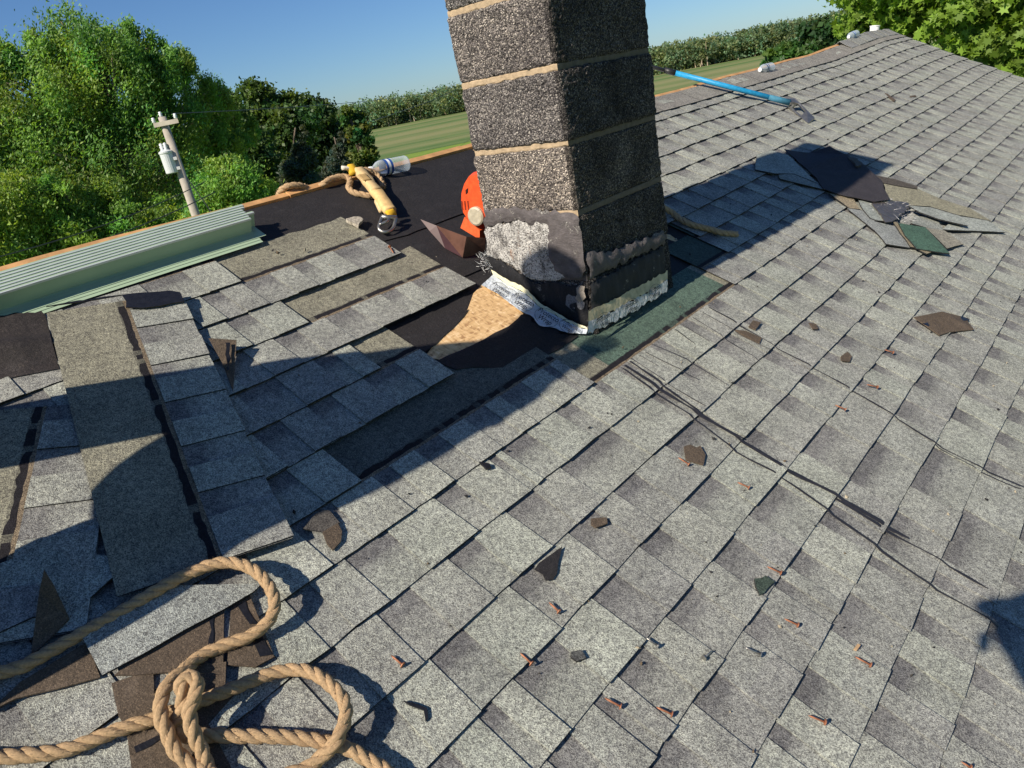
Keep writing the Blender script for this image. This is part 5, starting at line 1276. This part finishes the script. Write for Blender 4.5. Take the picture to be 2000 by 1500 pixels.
# ------------------------------------------------------------------ utility pole and wires
pp = FAR(341, 300, 22.0); ptop = FAR(306, 230, 22.0).z
pole = empty('utility_pole', (pp.x, pp.y, GZ), 'grey wooden utility pole with transformer in front of the left tree', 'utility pole')
WOODG = plain('weathered_pole', (0.36, 0.32, 0.27), 0.85, 3, 0.25, 0.4, 18, 0.01)
b = MB(); b.tube([(pp.x, pp.y, GZ - 0.3), (pp.x, pp.y, ptop)], [0.15, 0.1], 14); b.build('post', WOODG, pole, smooth=True)
rt = Vector(W2C[0]); rt.z = 0; rt.normalize(); ca = Vector((rt.x * 0.8 + 0.2, rt.y * 0.8, 0)).normalized(); fw = Vector((-rt.y, rt.x, 0))
toc = (Vector(CW) - Vector((pp.x, pp.y, 0))); toc.z = 0; toc.normalize()
top = Vector((pp.x, pp.y, ptop))
b = MB(); b.box(top + Vector((0, 0, -0.17)) + toc * 0.15 + ca * 0.05, ca * 0.36, toc * 0.045, Vector((0, 0, 0.055))); b.build('crossarm', WOODG, pole)
for s in (-0.27, 0.37, -0.02):
    b = MB(); q = top + ca * s + toc * (0.15 if s != -0.02 else 0) + Vector((0, 0, -0.115 if s != -0.02 else 0.0)); b.lathe(q, (0, 0, 1), [(0, 0.02), (0.03, 0.05), (0.05, 0.03), (0.07, 0.055), (0.09, 0.03), (0.12, 0.04), (0.13, 0.02)], 12, (0.75, 0.78, 0.8)); b.build('insulator', COLM, pole, smooth=True)
tc = Vector((pp.x, pp.y, ptop - 1.1)) - ca * 0.24 + toc * 0.16
tr = MB(); tr.lathe(tc - Vector((0, 0, 0.3)), (0, 0, 1), [(0, 0.15), (0.02, 0.165), (0.5, 0.165), (0.52, 0.18), (0.56, 0.18), (0.6, 0.1)], 20, (0.6, 0.62, 0.63)); to = tr.build('transformer', COLM, pole, smooth=False)
for s in (-0.06, 0.05):
    b = MB(); b.lathe(tc + Vector((0, 0, 0.28)) + ca * s, (s, 0, 1), [(0, 0.04), (0.04, 0.06), (0.06, 0.035), (0.1, 0.06), (0.12, 0.035), (0.17, 0.05), (0.2, 0.015)], 12, (0.66, 0.68, 0.7)); b.build('bushing', COLM, to, smooth=True)
b = MB(); b.box(tc + ca * 0.18 + Vector((0, 0, 0.05)), ca * 0.08, toc * 0.04, Vector((0, 0, 0.04)), (0.4, 0.41, 0.42)); b.box(tc + ca * 0.18 + Vector((0, 0, -0.2)), ca * 0.08, toc * 0.04, Vector((0, 0, 0.04)), (0.4, 0.41, 0.42)); b.build('bracket', COLM, pole)
b = MB(); b.tube([top + Vector((0, 0, -1.6)) + ca * 0.12, top + ca * 1.2 + Vector((0, 0, -4.5))], 0.012, 5, (0.05, 0.05, 0.05)); b.build('guy_wire', COLM, pole)
def wire(pxa, da, pxb, db, sag, label, r=0.012):
    a, c = FAR(*pxa, da), FAR(*pxb, db); pts = [a.lerp(c, t / 24) - Vector((0, 0, sag * 4 * (t / 24) * (1 - t / 24))) for t in range(25)]
    b = MB(); b.tube(pts, r, 5, (0.03, 0.03, 0.032)); b.build('overhead_wire', COLM, None, label=label, cat='wire', group='overhead wires')
wire((-260, 590), 16, (420, 375), 22, 0.25, 'lower dark wire sloping across the left trees', 0.014)
wire((-260, 560), 16, (400, 355), 22, 0.25, 'upper dark wire sloping across the left trees', 0.012)
wire((336, 222), 22, (940, 140), 120, 1.0, 'thin wire running right from the top of the utility pole')
wire((620, 268), 60, (935, 150), 200, 0.8, 'thin wire across the tops of the far trees left of the chimney', 0.03)

# ------------------------------------------------------------------ people out of the picture whose shadows fall into it
SKIN = plain('skin', (0.45, 0.27, 0.19), 0.6, 20, 0.1)
SHIRT = plain('shirt_cloth', (0.12, 0.16, 0.22), 0.9, 30, 0.2, 0.3, 60, 0.004)
JEANS = plain('denim', (0.05, 0.07, 0.12), 0.9, 60, 0.25, 0.3, 150, 0.002)
BOOT = plain('boot_leather', (0.12, 0.07, 0.035), 0.7, 20, 0.2)
HAT = plain('cap_cloth', (0.05, 0.05, 0.055), 0.9, 40, 0.2)
def person(J, E, R, root, name, label, mat_of, loc):
    me = bpy.data.meshes.new('body'); names = list(J); me.from_pydata([tuple(Vector(J[n]) - loc) for n in names], [(names.index(a), names.index(b)) for a, b in E], [])
    o = bpy.data.objects.new(name, me); COL.objects.link(o); o.location = loc
    sk = o.modifiers.new('skin', 'SKIN'); sk.use_smooth_shade = True
    for i, n in enumerate(names):
        d = me.skin_vertices[0].data[i]; d.radius = R[n] if isinstance(R[n], tuple) else (R[n], R[n]); d.use_root = (n == root)
    ss = o.modifiers.new('sub', 'SUBSURF'); ss.levels = 2; ss.render_levels = 2
    dg = bpy.context.evaluated_depsgraph_get(); new = bpy.data.meshes.new_from_object(o.evaluated_get(dg)); o.modifiers.clear(); o.data = new
    new.materials.clear()
    for mt in (SKIN, SHIRT, JEANS, BOOT, HAT): new.materials.append(mt)
    for p in new.polygons: p.material_index = mat_of(p.center + loc)
    WLOC[o.name] = Vector(loc); setp(o, label, 'person'); return o
def rz(x): return -x * math.tan(TH) + 0.02       # roof height below a level position
def hand_joints(J, E, R, key, wrist, fdir, side, nrm):
    fdir = Vector(fdir).normalized(); side = Vector(side).normalized(); nrm = Vector(nrm).normalized(); w = Vector(wrist)
    J[key + 'palm'] = w + fdir * 0.05; R[key + 'palm'] = (0.036, 0.018); E.append((key + 'wr', key + 'palm'))
    J[key + 'kn'] = w + fdir * 0.09; R[key + 'kn'] = (0.036, 0.014); E.append((key + 'palm', key + 'kn'))
    for i, (o, L) in enumerate(((-0.03, 0.066), (-0.01, 0.078), (0.01, 0.074), (0.03, 0.058))):
        a, b_, c = f'{key}f{i}a', f'{key}f{i}b', f'{key}f{i}c'
        J[a] = w + fdir * 0.1 + side * o; J[b_] = J[a] + (fdir * 0.8 + nrm * 0.4).normalized() * L * 0.5; J[c] = J[b_] + (fdir * 0.4 + nrm * 0.9).normalized() * L * 0.5
        R[a] = 0.0095; R[b_] = 0.009; R[c] = 0.008; E += [(key + 'kn', a), (a, b_), (b_, c)]
    J[key + 't1'] = w + fdir * 0.05 - side * 0.045; J[key + 't2'] = J[key + 't1'] + (fdir * 0.7 - side * 0.4 + nrm * 0.4).normalized() * 0.045
    R[key + 't1'] = 0.0115; R[key + 't2'] = 0.0095; E += [(key + 'palm', key + 't1'), (key + 't1', key + 't2')]
def sh(u, v, Y):
    """where something at ridge distance Y must be for its shadow to fall at roof (u, v)"""
    p = RT(u, v, 0); k = (p.y - Y) / LDIR.y; return p - LDIR * k
YW = -0.2
J = {}; E = []; R = {}
J['hip'] = sh(3.9, -1.75, YW); J['waist'] = sh(5.6, -2.15, YW); J['chest'] = sh(7.9, -2.0, YW + 0.02); J['neck'] = sh(10.9, -1.75, YW + 0.03)
J['chin'] = sh(11.9, -1.9, YW + 0.06); J['skull'] = sh(13.1, -2.05, YW + 0.07); J['crown'] = sh(13.8, -2.05, YW + 0.06)
R.update(hip=(0.19, 0.19), waist=(0.24, 0.24), chest=(0.22, 0.22), neck=0.065, chin=0.08, skull=0.1, crown=0.076)
E += [('hip', 'waist'), ('waist', 'chest'), ('chest', 'neck'), ('neck', 'chin'), ('chin', 'skull'), ('skull', 'crown')]
J['shA'] = sh(8.7, -2.75, YW); J['elA'] = sh(5.0, -4.0, YW + 0.02); J['lwr'] = sh(0.6, -5.75, YW + 0.05)
J['shB'] = sh(10.6, -0.95, YW); J['elB'] = sh(8.2, -0.75, YW + 0.12); J['rwr'] = sh(11.2, -0.75, YW + 0.14)
R.update(shA=0.1, elA=0.12, lwr=0.12, shB=0.08, elB=0.052, rwr=0.036)
E += [('chest', 'shA'), ('shA', 'elA'), ('elA', 'lwr'), ('chest', 'shB'), ('shB', 'elB'), ('elB', 'rwr')]
hand_joints(J, E, R, 'l', J['lwr'], J['lwr'] - J['elA'], (0, 1, 0), (0.3, 0, -1)); hand_joints(J, E, R, 'r', J['rwr'], J['rwr'] - J['elB'], (1, 0, 0), (0, 1, 0.2))
hx = J['hip'].x
for k, dx in (('a', -0.05), ('b', 0.07)):
    x = hx + dx; J['th' + k] = J['hip'] + Vector((dx * 0.55, 0, -0.06)); z0 = rz(x) + 0.06
    J['kn' + k] = Vector((x, YW + 0.05, (J['th' + k].z + z0) / 2 + 0.02)); J['an' + k] = Vector((x, YW - 0.02, z0 + 0.05)); J['to' + k] = Vector((x, YW + 0.11, z0))
    R['th' + k] = 0.1; R['kn' + k] = 0.082; R['an' + k] = 0.066; R['to' + k] = (0.05, 0.04)
    E += [('hip', 'th' + k), ('th' + k, 'kn' + k), ('kn' + k, 'an' + k), ('an' + k, 'to' + k)]
HZ = J['hip'].z; CZ = J['chin'].z; KZ = J['skull'].z
def mw(c):
    if c.z > KZ + 0.01: return 4
    if c.z > J['neck'].z + 0.03: return 0
    if (c - J['lwr']).length < 0.2 or (c - J['rwr']).length < 0.2: return 0
    if c.z > HZ + 0.02: return 1
    if c.z < rz(c.x) + 0.16: return 3
    return 2
wk = person(J, E, R, 'hip', 'person', 'roof worker in dark shirt and cap standing upright left of the view', mw, Vector((hx, YW, rz(hx))))
def facebits(par, skull, face, side):
    face = Vector(face).normalized(); side = Vector(side).normalized(); up = Vector((0, 0, 1)); b = MB()
    hp = [(-0.105 * math.cos(a * math.pi / 10), max(0.002, 0.112 * math.sin(a * math.pi / 10))) for a in range(0, 11)]
    b.lathe(skull + up * 0.03, up, [(z * 0.95, r_) for z, r_ in hp], 22); b.build('cap', HAT, par, smooth=True); b = MB()
    for s in (-1, 1):
        b.lathe(skull + face * 0.098 + side * 0.034 * s - up * 0.02, face, [(0, 0.012), (0.006, 0.009), (0.008, 0.002)], 10, (0.8, 0.8, 0.78))
    b.build('eyes', COLM, par)
    b = MB(); q = skull + face * 0.1 - up * 0.03; b.add([q + up * 0.02, q - up * 0.025 + side * 0.016, q - up * 0.025 - side * 0.016, q - up * 0.02 + face * 0.026], [[0, 1, 3], [0, 3, 2], [1, 2, 3]]); b.build('nose', SKIN, par)
    b = MB(); q = skull + face * 0.082 - up * 0.085; b.box(q, side * 0.025, face * 0.008, up * 0.005); b.build('mouth', plain('lips', (0.35, 0.14, 0.11), 0.6), par)
    for s in (-1, 1):
        b = MB(); b.lathe(skull + side * 0.104 * s - up * 0.03, side * s, [(0, 0.02), (0.012, 0.03), (0.016, 0.02)], 12); b.build('ear', SKIN, par)
    b = MB(); c = skull + up * 0.045
    n = 20; vs_ = []
    for k in range(n):
        a = 2 * math.pi * k / n; d = side * math.cos(a) + face * math.sin(a); w = 0.118 + (0.075 if math.sin(a) > 0.2 else 0.012) * max(0.2, math.sin(a))
        vs_ += [c + d * 0.105 + up * 0.012, c + d * w - up * 0.008]
    b.add(vs_, [[k * 2, k * 2 + 1, ((k + 1) % n) * 2 + 1, ((k + 1) % n) * 2] for k in range(n)]); b.build('cap_brim', HAT, par)
facebits(wk, J['skull'], (0, 1, -0.2), (1, 0, 0))
# the photographer, behind the lens
J = {}; E = []; R = {}; cw = Vector(CW); X0 = 1.5; YP = -0.4; base = rz(X0)
J['hip'] = Vector((X0 + 0.04, YP, base + 0.92)); J['waist'] = Vector((X0 + 0.02, YP, base + 1.1)); J['chest'] = Vector((X0 - 0.1, YP + 0.02, base + 1.36))
J['neck'] = Vector((X0 - 0.27, YP + 0.06, base + 1.6)); J['chin'] = Vector((X0 - 0.35, YP + 0.09, base + 1.7)); J['skull'] = Vector((X0 - 0.43, YP + 0.11, base + 1.82)); J['crown'] = Vector((X0 - 0.45, YP + 0.1, base + 1.89))
R.update(hip=(0.16, 0.12), waist=(0.145, 0.115), chest=(0.165, 0.12), neck=0.06, chin=0.08, skull=0.106, crown=0.08)
E += [('hip', 'waist'), ('waist', 'chest'), ('chest', 'neck'), ('neck', 'chin'), ('chin', 'skull'), ('skull', 'crown')]
J['shA'] = Vector((X0 - 0.25, YP, base + 1.44)); J['elA'] = Vector((X0 - 0.2, YP - 0.06, base + 1.16)); J['lwr'] = Vector((X0 - 0.12, YP + 0.04, base + 0.93))
J['shB'] = Vector((X0 + 0.07, YP, base + 1.54)); J['elB'] = Vector((X0 + 0.24, YP - 0.04, base + 1.3)); J['rwr'] = Vector((X0 + 0.27, YP + 0.08, base + 1.08))
R.update(shA=0.066, elA=0.05, lwr=0.036, shB=0.066, elB=0.05, rwr=0.036)
E += [('chest', 'shA'), ('shA', 'elA'), ('elA', 'lwr'), ('chest', 'shB'), ('shB', 'elB'), ('elB', 'rwr')]
bk = -Vector(W2C[2]); rr3 = Vector(W2C[0]); uu3 = -Vector(W2C[1])
for k, dx in (('a', -0.16), ('b', 0.16)):
    x = X0 + dx; J['th' + k] = J['hip'] + Vector((dx * 0.55, 0, -0.06)); z0 = rz(x) + 0.06
    J['kn' + k] = Vector((x, YP + 0.05, (J['th' + k].z + z0) / 2 + 0.02)); J['an' + k] = Vector((x, YP - 0.02, z0 + 0.05)); J['to' + k] = Vector((x, YP + 0.16, z0))
    R['th' + k] = 0.095; R['kn' + k] = 0.066; R['an' + k] = 0.05; R['to' + k] = (0.045, 0.035)
    E += [('hip', 'th' + k), ('th' + k, 'kn' + k), ('kn' + k, 'an' + k), ('an' + k, 'to' + k)]
hand_joints(J, E, R, 'l', J['lwr'], (0.1, 0.2, -1.0), (0, 1, 0.2), (1, 0, 0)); hand_joints(J, E, R, 'r', J['rwr'], (0.0, 0.2, -1.0), (0, 1, 0.2), (-1, 0, 0))
HZ2 = J['hip'].z; KZ2 = J['skull'].z; NZ2 = J['neck'].z; l2, r2 = J['lwr'].copy(), J['rwr'].copy()
def mp_(c):
    if c.z > KZ2 + 0.01: return 4
    if c.z > NZ2 + 0.03: return 0
    if (c - l2).length < 0.2 or (c - r2).length < 0.2: return 0
    if c.z > HZ2 + 0.02: return 1
    if c.z < rz(c.x) + 0.16: return 3
    return 2
ph = person(J, E, R, 'hip', 'person', 'person in dark shirt and cap leaning sideways at the right, behind the view', mp_, Vector((X0, YP, base)))
facebits(ph, J['skull'], (-0.3, 1, -0.4), (1, 0.3, 0))
# ------------------------------------------------------------------ grit scattered over the courses
b = MB(); r = random.Random(77)
for i in range(900):
    u, v = r.uniform(0, 45), r.uniform(-8, 13); h = 0.0200 - 0.016 * ((1 - (v - math.floor(v))) * S / HT) + 0.0042
    if -0.2 > v and u < 16.5 and r.random() < 0.6: continue
    c = RT(u, v, h + 0.0012); sz = r.choice([0.0012, 0.0015, 0.002, 0.003, 0.0045]) * r.uniform(0.7, 1.3)
    a1 = Vector((r.uniform(-1, 1), r.uniform(-1, 1), r.uniform(-1, 1))).normalized(); a2 = a1.orthogonal().normalized(); a3 = a1.cross(a2)
    col = r.choice([(0.03, 0.03, 0.032), (0.05, 0.045, 0.04), (0.12, 0.09, 0.06), (0.35, 0.3, 0.22), (0.02, 0.02, 0.022)])
    b.add([c + a1 * sz * 1.6, c - a1 * sz * 1.4, c + a2 * sz, c - a2 * sz, c + a3 * sz * 0.7, c - a3 * sz * 0.7], [[0, 2, 4], [2, 1, 4], [1, 3, 4], [3, 0, 4], [2, 0, 5], [1, 2, 5], [3, 1, 5], [0, 3, 5]], col)
b.build('roof_grit', MATTE, None, label='dark grit and crumbs scattered over the shingles', cat='grit', kind='stuff')
